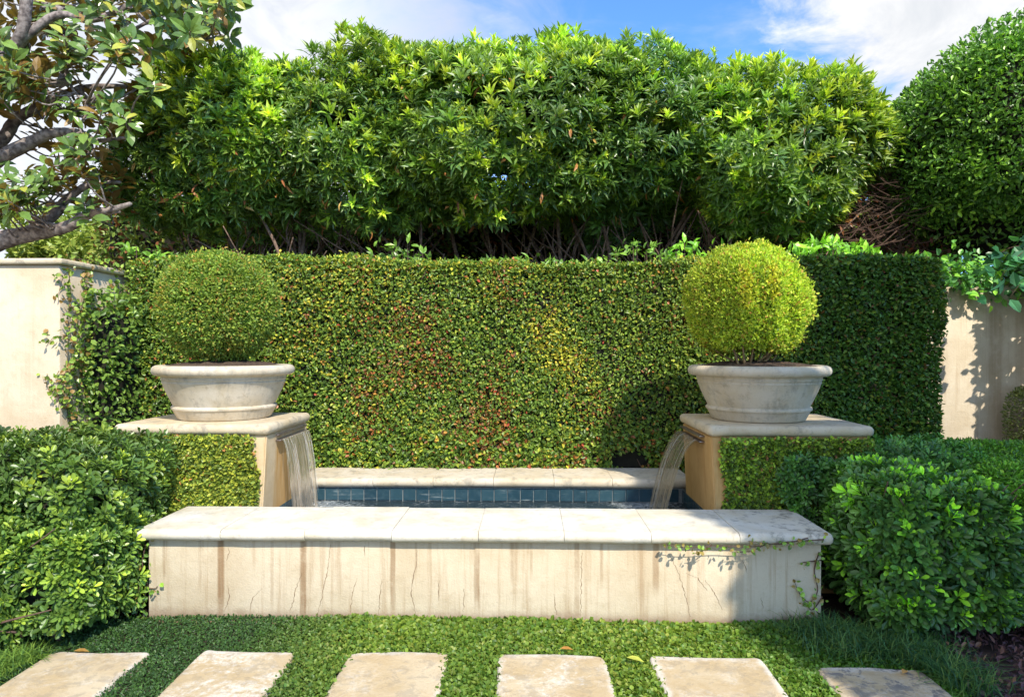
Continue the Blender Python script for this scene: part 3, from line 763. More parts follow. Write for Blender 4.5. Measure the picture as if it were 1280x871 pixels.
def ball(c, h, label, cols, wts, leaf, n, stems, seed, upright, pw, streaky=False):
    o = thing('topiary_ball', label, 'topiary', (c[0], c[1], SLABZ + .4), 'clipped balls in the urns')
    P, N, dp = ellipsoid(n, c, h, .02, 7, seed, .035, -.35, pw)
    keep = P[:, 2] > c[2] - h[2] * (.86 if streaky else .93) + .02 * lumps(P, 12, 3); P = P + N * (lumps(P * np.array([1, 1, .45]), 26, seed + 1) * (.016 if streaky else .007))[:, None]; P, N, dp = P[keep], N[keep], dp[keep]; m = len(P)
    q = P.copy(); 
    if streaky: q[:, 2] *= .35
    so = rng.uniform(size=m) < .035; P[so] += N[so] * rng.uniform(.01, .045, (so.sum(), 1))
    patch = lumps(q, 9, seed + 3)[:, None]; col = pick(cols, wts, m)
    col = col * (1 + .14 * patch); col[lumps(q, 26, seed + 9) > .95] *= np.array([1.12, .95, .9])
    k2 = rng.uniform(size=m) < .05; col[k2] = pick([(.26, .15, .05), (.3, .2, .08)], [1, 1], k2.sum())
    leafy('foliage', P, N, leaf, leaf * .52, col, 'box', o, 'hex' , out=.7, up=upright, spread=.7)
    core('inner_twigs', (c[0], c[1], c[2] + .03), (h[0] * .86, h[1] * .86, h[2] * .8), h[2] * .85, o, 'core', .01, seed)
    for i in range(stems):
        a = rng.uniform(0, 6.28); r = rng.uniform(.02, .16); b = Vector((c[0] + r * math.cos(a), c[1] + r * math.sin(a) - .05, SLABZ + .39))
        e = Vector((c[0] + h[0] * .62 * math.cos(a + .1), c[1] + h[1] * .62 * math.sin(a + .1), c[2] - h[2] * rng.uniform(.5, .8)))
        mid = b.lerp(e, .5) + Vector((0, 0, -.01)); p = smooth_path([b, mid, e], 4); V, T = tube_np(p, np.linspace(.009, .004, len(p)), 6)
        obj_np('stem', V, T, M['paleTwig'], o, smooth=True)
ball((-2.305, 5.0, 1.915), (.418, .418, .405), 'rounded olive green topiary ball in the left urn',
     [(.145, .22, .05), (.20, .27, .06), (.10, .17, .045), (.25, .26, .07), (.06, .11, .03)], [4, 3, 3, 1.2, 2], .025, 80000, 7, 51, .2, .86)
ball((1.565, 4.97, 1.935), (.448, .448, .40), 'yellow green topiary ball with bare stems below in the right urn',
     [(.25, .33, .05), (.31, .38, .06), (.17, .25, .04), (.33, .32, .07), (.08, .14, .03)], [4, 3, 3, 1, 1.2], .025, 84000, 16, 61, .9, .9, True)

# ------------------------------------------------------------------ stucco garden walls
st_left = stucco('left_wall_stucco', (.68, .57, .43), (.48, .31, .17), ztop=2.3, weather=.22, foot=None)
st_right = stucco('right_wall_stucco', (.74, .65, .51), (.46, .34, .21), ztop=2.3, weather=.5,
                  streaks=[(4.52, .09, .55, 1.7), (4.0, .04, .5, 1.2), (4.75, .06, .35, 1.2)])
def garden_wall(label, x0, x1, y0, y1, zt, mat, cap_over):
    o = thing('garden_wall', label, 'wall', ((x0 + x1) / 2, (y0 + y1) / 2, 0))
    box('stucco_wall', (x0, y0, -.1), (x1, y1, zt - .05), mat, o, bevel=.01)
    bm = bmesh.new(); bm_box(bm, (x0 - cap_over, y0 - cap_over, zt - .048), (x1 + cap_over, y1 + cap_over, zt))
    bmesh.ops.bevel(bm, geom=list(bm.edges), offset=.018, segments=3, profile=.5, affect='EDGES')
    obj_bm('wall_cap', bm, lime_slab, o, smooth=R(50)); return o
LWX, LWY, LWZ = -3.66, 5.22, 2.30
garden_wall('tall cream stucco wall at the left edge, ivy on its corner', -7.5, LWX, LWY, 6.55, LWZ, st_left, .035)
RWY = 6.75
garden_wall('shaded beige stucco wall at the right edge, sun streaks on it', 3.55, 9.0, RWY, 7.05, 2.27, st_right, .03)

# ------------------------------------------------------------------ clipped hedge behind the basin
def big_hedge():
    o = thing('clipped_hedge', 'long clipped hedge of small green, yellow and reddish leaves behind the basin', 'hedge', (.1, HY + .45, 0))
    x0, x1, zt = -3.62, 3.60, 2.40; c = ((x0 + x1) / 2, HY + .47, zt / 2 - .05); h = ((x1 - x0) / 2, .47, zt / 2 + .05)
    P, N, dp = rbox(240000, c, h, .07, .035, 2.2, 71, .05, -.35, faces=(1, 1, 1.4, 0, 0, 1.5)); 
    P = P + N * (lumps(P, 9, 72)[:, None] * .026)
    so = rng.uniform(size=len(P)) < .02; P[so] += N[so] * rng.uniform(.01, .06, (so.sum(), 1)); P[:, 2] += np.clip(P[:, 2] - 1.6, 0, 1) * .03 * lumps(P * np.array([1, .2, 0]), 2.2, 79)
    k = P[:, 2] > .02; P, N, dp = P[k], N[k], dp[k]
    # small hollow where twigs have died back at the foot, right of the middle
    hol = ((P[:, 0] - .87) / .19) ** 2 + ((P[:, 2] - .62) / .10) ** 2 < 1.0 + .3 * rng.normal(size=len(P)); k = ~hol; P, N, dp = P[k], N[k], dp[k]
    n = len(P); x = P[:, 0]
    col = pick([(.055, .115, .022), (.10, .17, .03), (.035, .075, .02), (.16, .22, .035), (.075, .15, .028)], [4, 3.2, 3, 1.6, 3], n)
    p1, p2, p3 = lumps(P, 1.6, 81), lumps(P, 4.2, 82), lumps(P, 11, 83)
    yel = np.clip(.25 + .4 * p1 + .45 * p2 + .25 * p3 - .4, 0, 1) * np.clip(1.35 - abs(x - .5) / 2.6, .2, 1)
    k = rng.uniform(size=n) < yel * .65; col[k] = pick([(.23, .25, .035), (.19, .24, .035), (.27, .26, .045)], [3, 3, 1], k.sum())
    red = np.clip(.45 * lumps(P, 2.4, 84) + .4 * lumps(P, 8, 85) - .12, 0, 1) * np.clip(1.35 - abs(x + .9) / 2.3, .12, 1)
    k = rng.uniform(size=n) < .04 + red * .6; col[k] = pick([(.17, .075, .03), (.12, .06, .03), (.22, .14, .04), (.2, .045, .03), (.11, .07, .04)], [3, 3, 2, .5, 2], k.sum())
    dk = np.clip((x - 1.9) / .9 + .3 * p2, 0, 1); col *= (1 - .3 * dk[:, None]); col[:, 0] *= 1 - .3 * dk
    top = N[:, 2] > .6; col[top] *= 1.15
    size = .0345 * (1 + .25 * (P[:, 2] < .9)) * (1 + .25 * dk)
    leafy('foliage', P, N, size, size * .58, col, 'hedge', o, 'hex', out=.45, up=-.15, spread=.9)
    core('inner_twigs', c, (h[0] - .09, h[1] - .09, h[2] - .09), .05, o, 'core', .02, 3)
    parts = []
    for i in range(150):
        b = Vector((rng.uniform(x0 + .1, x1 - .1), HY + .12, rng.uniform(.2, 2.1))); e = b + Vector((rng.uniform(-.15, .15), -.1, rng.uniform(-.05, .2)))
        parts.append(tube_np([b, b.lerp(e, .5) + Vector((0, 0, -.02)), e], [.006, .005, .003], 4))
    V, T = join_np(parts); obj_np('twigs', V, T, M['twig'], o, 'stuff')
big_hedge()

# ------------------------------------------------------------------ ivy faces of the piers
def fig_face(label, x0, x1, y, z0, z1, seed, cols, wts, edge):
    o = thing('creeping_fig', label, 'climbing plant', ((x0 + x1) / 2, y, 0))
    n = 27000; P = np.c_[rng.uniform(x0, x1, n), np.full(n, y), rng.uniform(z0, z1, n)]
    N = np.tile([0, -1.0, 0], (n, 1)); d = rng.exponential(.025, n)
    P[:, 1] += d + .03 * lumps(P, 6, seed)
    lim = (P[:, 0] - (x0 if edge < 0 else x1)) * (-edge); lim = np.abs(lim)
    k = lim > .018 + .022 * lumps(np.c_[np.zeros(n), np.zeros(n), P[:, 2] * 6], 2.5, seed) + rng.uniform(0, .02, n)
    P, N = P[k], N[k]; n = len(P)
    col = pick(cols, wts, n) * (1 + .25 * lumps(P, 5, seed + 1)[:, None])
    leafy('foliage', P, N, .030, .020, col, 'hedge', o, 'hex', out=.5, up=-.2, spread=.9)
    box('root_mat', (x0 + .12, y + .04, z0), (x1 - .12, y + .05, z1 - .06), M['core'], o)
    return o
fig_face('creeping fig covering the front of the left pier', PLX0 + .02, -1.815, 4.50, .3, 1.012, 91, [(.14, .19, .03), (.09, .15, .03), (.20, .25, .04), (.05, .09, .02), (.22, .12, .05)], [4, 4, 1.4, 3, .25], 1)
fig_face('creeping fig covering the front of the right pier', 1.245, PRX1 - .02, 4.50, .3, 1.005, 95, [(.07, .13, .025), (.13, .24, .03), (.18, .3, .04), (.035, .07, .018), (.2, .1, .06)], [4, 3, 1.5, 3, .4], -1)

# ------------------------------------------------------------------ low shrubs left and right of the basin
def shrub(label, boxes, tp, tints, n, s, n_one, seed, mat='gloss', nrm=.5, stems=(), sel=None):
    """boxes: list of (centre, half, radius, share)"""
    c0 = boxes[0][0]; o = thing('clipped_shrub', label, 'shrub', (c0[0], c0[1], 0))
    Ps, As, ds = [], [], []
    for i, (c, h, r, sh) in enumerate(boxes):
        P, N, dp = rbox(int(n * sh), c, h, r, .085, 2.7, seed + i, .085, -.3, faces=(1, 1, 1.3, .2, 0, 1.3)); 
        P = P + N * (lumps(P, 7, seed + 40)[:, None] * .035)
        k = P[:, 2] > .05; P, N, dp = P[k], N[k], dp[k]
        Ps.append(P); As.append(N); ds.append(dp)
        core('inner_twigs', c, (h[0] - .2, h[1] - .2, h[2] - .17), r, o, 'core', .05, seed + i)
    P, N, dp = np.concatenate(Ps), np.concatenate(As), np.concatenate(ds)
    if sel is not None: k = sel(P); P, N, dp = P[k], N[k], dp[k]
    A = norm(N * 1.0 + np.array([0, 0, nrm]) + rng.normal(size=P.shape) * .38)
    tint = pick(tints[0], tints[1], len(P)) * (1 + .2 * lumps(P, 3, seed + 9)[:, None])
    tint *= np.clip(1.15 - 1.2 * dp[:, None], .6, 1.2) * 0 + 1
    px, py, d = proj(P)
    place_rosettes(tp, P, A, s * rng.uniform(.7, 1.25, len(P)), tint, mat, o, 'leaf_whorl', n_one, 'foliage', score=-d - dp * 6 + rng.uniform(0, .6, len(P)))
    parts = []
    for i in range(60):
        c, h, r, sh = boxes[i % len(boxes)]
        b = Vector((c[0] + rng.uniform(-.6, .6) * h[0], c[1] + rng.uniform(-.5, .3) * h[1], .0)); e = Vector((c[0] + rng.uniform(-.98, .98) * h[0], c[1] - rng.uniform(.1, .95) * h[1], c[2] + rng.uniform(-.6, .9) * h[2]))
        m = b.lerp(e, .5) + Vector((rng.normal() * .05, rng.normal() * .05, .05)); p = smooth_path([b, m, e], 4)
        parts.append(tube_np(p, np.linspace(.011, .003, len(p)), 5))
    V, T = join_np(parts); obj_np('branches', V, T, M['twig'], o, 'stuff', smooth=True)
    return o
obo = lambda k, a, b, sd, t0=22, t1=84: rosette(k, .062, .026, 'obov', t0, t1, a, b, sd, stem=.035)
wh_old = [obo(9, (.05, .105, .022), (.032, .07, .02), 1), obo(8, (.06, .12, .025), (.035, .075, .02), 2), obo(10, (.085, .15, .028), (.04, .085, .022), 3)]
wh_new = [obo(9, (.18, .26, .04), (.07, .14, .028), 4, 15, 75), obo(8, (.17, .25, .04), (.06, .125, .025), 5, 15, 78)]
shrub('broad glossy shrub on the left, clipped square beside the basin with yellow green tips',
      [((-3.50, 4.55, .50), (1.18, .98, .50), .20, .62), ((-2.95, 3.78, .36), (.74, .42, .36), .24, .38)],
      wh_old + wh_old + wh_old[:1] + wh_new[:2], ([(1.0, .95, .95), (1.3, 1.15, 1.0), (.75, .75, .8)], [3, 2, 3]), 8600, .88, 300, 111,
      sel=lambda P: ~((P[:, 0] > -2.30) & (P[:, 1] > 3.9) & (P[:, 1] < 4.40) & (P[:, 2] < .6)))
wg_old = [obo(9, (.03, .08, .03), (.02, .052, .024), 11), obo(8, (.035, .095, .03), (.022, .06, .025), 12), obo(9, (.045, .12, .03), (.024, .07, .025), 13)]
wg_new = [obo(8, (.16, .36, .035), (.05, .15, .028), 14, 15, 75)]
shrub('dark glossy shrub with large leaf whorls beside the right end of the basin wall',
      [((2.32, 4.10, .47), (.44, .42, .46), .24, 1.0)],
      wg_old + wg_old + wg_new, ([(1.3, 1.25, 1.05), (1.7, 1.55, 1.15), (1.0, 1.0, .9)], [3, 2, 3]), 3000, 1.12, 300, 121)
shrub('dense dull green shrub filling the corner before the right pier',
      [((2.22, 4.62, .47), (.60, .24, .46), .14, 1.0)],
      wg_old + wg_old[:1], ([(1.3, 1.35, 1.1), (1.7, 1.7, 1.2), (2.2, 2.2, 1.3)], [3, 3, 1]), 2600, .72, 150, 125)
def fine_hedge(label, c, h, r, n, seed, cols, wts, leaf):
    o = thing('low_hedge', label, 'hedge', (c[0], c[1], 0))
    P, N, dp = rbox(n, c, h, r, .05, 2.5, seed, .05, -.3, faces=(1, .3, 1.2, 0, 0, 1.3)); k = P[:, 2] > .04; P, N = P[k], N[k]; P = P + N * lumps(P, 8, seed + 2)[:, None] * .02
    col = pick(cols, wts, len(P)) * (1 + .25 * lumps(P, 4, seed + 1)[:, None])
    leafy('foliage', P, N, leaf, leaf * .5, col, 'hedge', o, 'hex', out=.6, up=.15, spread=.8)
    core('inner_twigs', c, (h[0] - .09, h[1] - .09, h[2] - .09), r, o, 'core', .03, seed); return o
fine_hedge('low hedge of fine bright green leaves at the far right', (3.75, 4.50, .46), (1.12, .80, .46), .2, 70000, 131,
           [(.045, .14, .02), (.07, .21, .025), (.03, .09, .02), (.11, .25, .03)], [4, 3, 3, 1], .030)
fine_hedge('grey green tuft of hedge against the sunlit right wall', (4.78, 6.45, .62), (.26, .25, .62), .2, 7000, 135,
           [(.09, .14, .06), (.06, .1, .04), (.13, .18, .07)], [3, 3, 2], .03)

# ------------------------------------------------------------------ trees and tall shrubs
def limb(parent, pts, r0, r1, mat, name='branch', n=9, sub=6, wob=.0):
    p = smooth_path(pts, sub); V, T = tube_np(p, np.linspace(r0, r1, len(p)) * (1 + wob * np.array([random.uniform(-1, 1) for _ in p])), n)
    return obj_np(name, V, T, M[mat], parent, smooth=True)
def lance(k, a, b, sd, t0=14, t1=76, L=.150, W=.037): return rosette(k, L, W, 'lance', t0, t1, a, b, sd, stem=.05)
lw_old = [lance(13, (.085, .15, .03), (.04, .08, .032), 21), lance(12, (.12, .20, .03), (.055, .11, .03), 22), lance(12, (.06, .13, .03), (.03, .075, .03), 23, 40, 115), lance(9, (.08, .16, .03), (.05, .11, .03), 26, 20, 60, .175, .043), lance(14, (.09, .17, .03), (.045, .1, .03), 27, 30, 95, .12, .031)]
lw_new = [lance(11, (.30, .37, .045), (.15, .24, .035), 24, 8, 62), lance(10, (.25, .33, .04), (.12, .20, .03), 25, 10, 64), lance(9, (.32, .40, .06), (.18, .29, .04), 30, 4, 48, .14, .036), lance(8, (.20, .32, .04), (.13, .24, .035), 28, 6, 50, .165, .040)]
def tall_shrub(label, cx, cz, Y, hx, hz, hy, n, seed, mix, tilt=.55, base=None, tints=None, n_one=300, trunks=10, pw=.85):
    c = onY(cx, cz, Y); hx_, hz_ = hx * Y / F, hz * Y / F
    o = thing('tall_shrub', label, 'shrub', (c.x, Y, 0), 'row of tall shrubs behind the clipped hedge')
    P, N, dp = ellipsoid(n, c, (hx_, hy, hz_), .20, 2.4, seed, .2, -.35, pw)
    P = P + N * (lumps(P, 5.0, seed + 5)[:, None] * .10)
    # thin, ragged underside
    low = (P[:, 2] - (c.z - hz_)) / (2 * hz_); k = rng.uniform(size=len(P)) < np.clip(low * 6.0 + .45 + .5 * lumps(P, 3, seed), .12, 1)
    P, N, dp = P[k], N[k], dp[k]
    up = np.clip(N[:, 2], -.5, 1); spr = (rng.uniform(size=len(P)) < .05) & (up > .55); P[spr] += np.c_[np.zeros(spr.sum()), np.zeros(spr.sum()), rng.uniform(.04, .17, spr.sum())]
    A = norm(N + np.array([0, 0, tilt]) + rng.normal(size=P.shape) * .35); A[spr] = norm(np.c_[rng.normal(0, .15, (spr.sum(), 2)), np.ones(spr.sum())])
    w = np.clip(mix + .35 * up + .35 * lumps(P, 1.7, seed + 7), 0, 1); new = (rng.uniform(size=len(P)) < w * .62) | spr
    base_t = np.array(tints or (1.15, 1.12, 1.1)); tint = base_t * rng.uniform(.75, 1.35, (len(P), 1)) * (1 + .15 * lumps(P, 2, seed + 8)[:, None])
    px, py, d = proj(P); score = -dp * 4 - d + rng.uniform(0, 1.6, len(P)) + N[:, 1] * -1.2
    s = rng.uniform(.5, 1.15, len(P))
    i = np.nonzero(new)[0]; j = np.nonzero(~new)[0]
    a = int(n_one * len(i) / max(1, len(P)))
    if len(i): place_rosettes(lw_new, P[i], A[i], s[i], tint[i], 'rosette', o, 'leaf_whorl', a, 'young_foliage', score[i])
    place_rosettes(lw_old, P[j], A[j], s[j], tint[j], 'rosette', o, 'leaf_whorl', n_one - a, 'old_foliage', score[j])
    dn = 260; dP, dN, _ = ellipsoid(dn, (c.x, Y, c.z - .1), (hx_ * .97, hy * .97, hz_ * .97), .2, 2.4, seed, .1, -.1, pw); dP = dP[dP[:, 2] < c.z + .2 * hz_]; dN = dN[:0] if False else norm(rng.normal(size=dP.shape) + np.array([0, -1, 0]))
    leafy('dead_leaves', dP, dN, .13, .035, pick([(.22, .12, .05), (.15, .07, .035), (.26, .2, .07)], [2, 2, 1], len(dP)), 'hedge', o, 'lance', out=.2, up=-1.0)
    core('inner_twigs', (c.x, Y + hy * .25, c.z + .25), (hx_ * .72, hy * .55, hz_ * .56), min(hx_, hy, hz_) * .55, o, 'core', .14, seed, 2.5)
    for i in range(trunks):
        bx = c.x + rng.uniform(-.55, .55) * hx_; by = Y + rng.uniform(-.25, .5) * hy
        z1 = c.z - hz_ * rng.uniform(-.1, .35); b = Vector((bx, by, .2)); k1 = Vector((bx + rng.normal() * .12, by + rng.normal() * .1, 1.9)); k2 = Vector((bx + rng.normal() * .3, by + rng.normal() * .1, 2.7)); e = Vector((bx + rng.normal() * .4, by + rng.uniform(0, .3), z1))
        r0 = rng.uniform(.018, .045); limb(o, [b, k1, k1.lerp(k2, .5) + Vector((rng.normal() * .07, 0, 0)), k2, k2.lerp(e, .5) + Vector((rng.normal() * .1, 0, 0)), e], r0, r0 * .45, 'bark', 'trunk', 8, wob=.12)
        for q in range(4):
            st_ = k1.lerp(k2, rng.uniform(.2, 1.1)); en = st_ + Vector((rng.normal() * .45, rng.normal() * .3, rng.uniform(.35, .9)))
            limb(o, [st_, st_.lerp(en, .5) + Vector((rng.normal() * .08, 0, -.06)), en], r0 * .42, .007, 'bark', 'branch', 6, 4)
    return o
tall_shrub('tall rounded shrub at the left end of the row, sunlit, below the magnolia', 283, 196, 8.35, 136, 106, 1.25, 5600, 201, .36, .4, pw=.84)
tall_shrub('tall sunlit shrub with a broad flat dome, second from the left of the row', 424, 180, 8.5, 182, 110, 1.3, 6600, 211, .36, .5, pw=.78)
tall_shrub('highest shrub of the row, sprouting bright young shoots in the middle', 636, 160, 8.4, 172, 122, 1.3, 7000, 221, .36, .75, pw=.76)
tall_shrub('darker shrub right of the tallest, its dull lower leaves hanging over bare stems', 800, 198, 8.6, 150, 110, 1.2, 5800, 231, .18, .7, pw=.76, tints=(1.0, 1.05, 1.15))
tall_shrub('tall yellow green shrub beside the clipped tree at the right end of the row', 966, 202, 8.35, 152, 106, 1.25, 6200, 241, .38, .6, pw=.78)
def dark_backing():
    o = thing('dark_hedge', 'dark rough hedge seen between the stems of the tall shrubs', 'hedge', (0, 10.4, 0))
    c = (0, 10.6, 2.1); h = (6.6, .7, 2.0)
    P, N, dp = rbox(34000, c, h, .4, .22, 1.5, 301, .15, -.1, faces=(0, 0, 1, 0, 0, .6)); k = P[:, 2] > 1.9; P, N = P[k], N[k]
    col = pick([(.045, .09, .025), (.07, .13, .03), (.12, .06, .035), (.14, .20, .05)], [4, 3, 2, 1], len(P))
    leafy('foliage', P, N, .11, .045, col, 'hedge', o, 'hex', out=.5, up=-.1); core('inner_twigs', c, (h[0] - .2, .4, h[2] - .2), .3, o, 'core', .15, 5)
dark_backing()
def sprouts():
    # low bright plants growing up behind the flat top of the hedge
    for (px0, px1, Y, label, n, cols, L) in (
        (470, 840, 7.35, 'low green leafy plants just above the hedge in the middle', 420, [(.08, .17, .03), (.12, .24, .04), (.05, .11, .025)], .10),
        (838, 1155, 7.2, 'low bright green leafy plants behind the hedge beside the yellow ball', 620, [(.12, .30, .03), (.18, .38, .04), (.07, .18, .03)], .12),
        (165, 345, 7.2, 'leafy plants above the hedge behind the olive ball', 420, [(.09, .2, .03), (.14, .27, .04), (.05, .12, .02)], .11)):
        a, b = onY(px0, 320, Y).x, onY(px1, 320, Y).x; o = thing('leafy_plant', label, 'plant', ((a + b) / 2, Y, 2.0))
        P = np.c_[rng.uniform(a, b, n), Y + rng.uniform(-.25, .35, n), np.zeros(n)]; P[:, 2] = 2.50 + .2 * np.clip(.3 + lumps(P, 5, int(px0)), -.2, 1) * rng.uniform(.3, 1.1, n)
        N = norm(np.c_[rng.normal(0, .4, n), np.full(n, -.7), np.full(n, .7)])
        leafy('leaves', P, N, L, L * .42, pick(cols, [3, 2, 2], n), 'gloss', o, 'lance', out=.3, up=.3)
        parts = [tube_np([Vector((p[0], p[1] + .05, 1.6)), Vector((p[0] + .02, p[1], 2.0)), Vector(p)], [.008, .006, .004], 4) for p in P[::6]]
        V, T = join_np(parts); obj_np('stems', V, T, M['twig'], o, 'stuff')
sprouts()
def bare_thicket():
    o = thing('bare_thicket', 'bare purplish brown twigs tangled between the tall shrubs and the clipped tree', 'thicket', (5.1, 8.4, 0))
    parts = []
    for i in range(400):
        px, py = rng.uniform(1040, 1190), rng.uniform(196, 318); p = onY(px, py, 8.4 + rng.uniform(-.4, .9)); a = rng.uniform(-.9, 1.1)
        D = Vector((math.cos(a) * rng.choice([-1, 1]), rng.normal() * .4, math.sin(a) * .7 + .1)).normalized(); L = rng.uniform(.2, .6)
        e = p + D * L; parts.append(tube_np(smooth_path([p - D * L * .5, p + Vector((0, 0, -.04)), e], 3), np.linspace(.008, .003, 7), 4))
    V, T = join_np(parts); obj_np('twigs', V, T, M['twig'], o, 'stuff')
    for pts, r0 in ((((1075, 330), (1100, 300), (1140, 270), (1175, 262)), .03), (((1120, 330), (1125, 295), (1110, 262), (1085, 240)), .025), (((1045, 330), (1090, 312), (1140, 300), (1190, 305)), .022)):
        limb(o, [onY(x, y, 8.3 + .08 * i) for i, (x, y) in enumerate(pts)], r0, .008, 'twig', 'branch', 6)
    n = 1300; P = np.array([onY(rng.uniform(1050, 1190), rng.uniform(205, 322), 8.5 + rng.uniform(-.3, .8)) for i in range(n)]); N = norm(rng.normal(size=(n, 3)) + np.array([0, -1, .4]))
    leafy('dry_leaves', P, N, .10, .04, pick([(.10, .05, .05), (.06, .10, .03), (.16, .07, .04), (.09, .16, .04)], [3, 3, 1.5, 2], n), 'hedge', o, 'hex', up=-.6)
bare_thicket()

# clipped tree on the right, rising out of the frame
def clipped_tree_or_caster(name, label, boxes, leaf, n, cols, wts, seed, trunk, depth=.09, shape=None):
    c0 = boxes[0][0]; o = thing(name, label, 'tree', (c0[0], c0[1], 0)); Vs = []
    for i, (c, h, r, sh) in enumerate(boxes):
        P, N, dp = rbox(int(n * sh), c, h, r, .13, 1.5, seed + i, depth, -.35, faces=(1, .3, 1.2, .2, .3, .6)); P = P + N * lumps(P, 6, seed + 8)[:, None] * .04
        spr = rng.uniform(size=len(P)) < .02; P[spr] += N[spr] * rng.uniform(.03, .14, (spr.sum(), 1))
        if shape: P[:, 2] = shape(P)
        col = pick(cols, wts, len(P)) * (1 + .2 * lumps(P, 2.5, seed + 4)[:, None]); col[spr] = pick([(.16, .3, .04)], [1], spr.sum())
        leafy('crown', P, N, leaf, leaf * .45, col, 'gloss', o, 'hex', out=.6, up=.1, spread=.85)
        k_ = core('inner_branches', c, (h[0] - .2, h[1] - .2, h[2] - .2), r, o, 'core', .08, seed + i, 2)
        if shape:
            for v in k_.data.vertices: v.co.z = float(shape(np.array([tuple(v.co + o.location)]))[0])
    for b, e, r0 in trunk: limb(o, [b, Vector(b).lerp(Vector(e), .5) + Vector((.05, .03, 0)), e], r0, r0 * .6, 'bark', 'trunk', 10)
    return o
clipped_tree_or_caster('clipped_tree_or_caster', 'tall tree clipped smooth at the upper right, dark green, above the right wall',
    [((6.26, 8.35, 4.30), (2.02, 1.25, 1.75), 1.24, 1.0)], .072, 44000,
    [(.055, .14, .03), (.085, .19, .035), (.035, .09, .025), (.13, .26, .04)], [4, 3, 3, 1.3], 401, [((6.2, 8.5, 0), (6.2, 8.5, 3.2), .12)], shape=lambda P: P[:, 2] - .44 * np.clip(6.7 - P[:, 0], 0, 9) * np.clip((P[:, 2] - 3.0) / 2.6, 0, 1))
# unseen tree shape added off frame, sized to shade the right of the basin
clipped_tree_or_caster('clipped_tree_or_caster', 'unseen two tiered tree shape added behind the viewpoint to shade the basin from the right',
    [((6.1, -1.0, 5.4), (2.5, .5, 2.5), .4, .62), ((6.1, -1.0, 9.2), (1.0, .5, 1.5), .4, .38)], .16, 24000,
    [(.05, .13, .03), (.075, .18, .035), (.03, .08, .025)], [4, 3, 3], 421, [((5.8, -1.0, 0), (5.8, -1.0, 4.4), .2)], .12)
clipped_tree_or_caster('clipped_tree_or_caster', 'unseen narrow tree shape added just beyond the right edge to shade the right wall',  # second unseen caster, added to keep the wall beside the sun streak dark
    [((5.82, 6.15, 2.4), (.85, .40, 2.3), .3, 1.0)], .12, 10000,
    [(.05, .13, .03), (.075, .18, .035), (.03, .08, .025)], [4, 3, 3], 431, [((5.82, 6.15, 0), (5.82, 6.15, 2.2), .08)], .12)

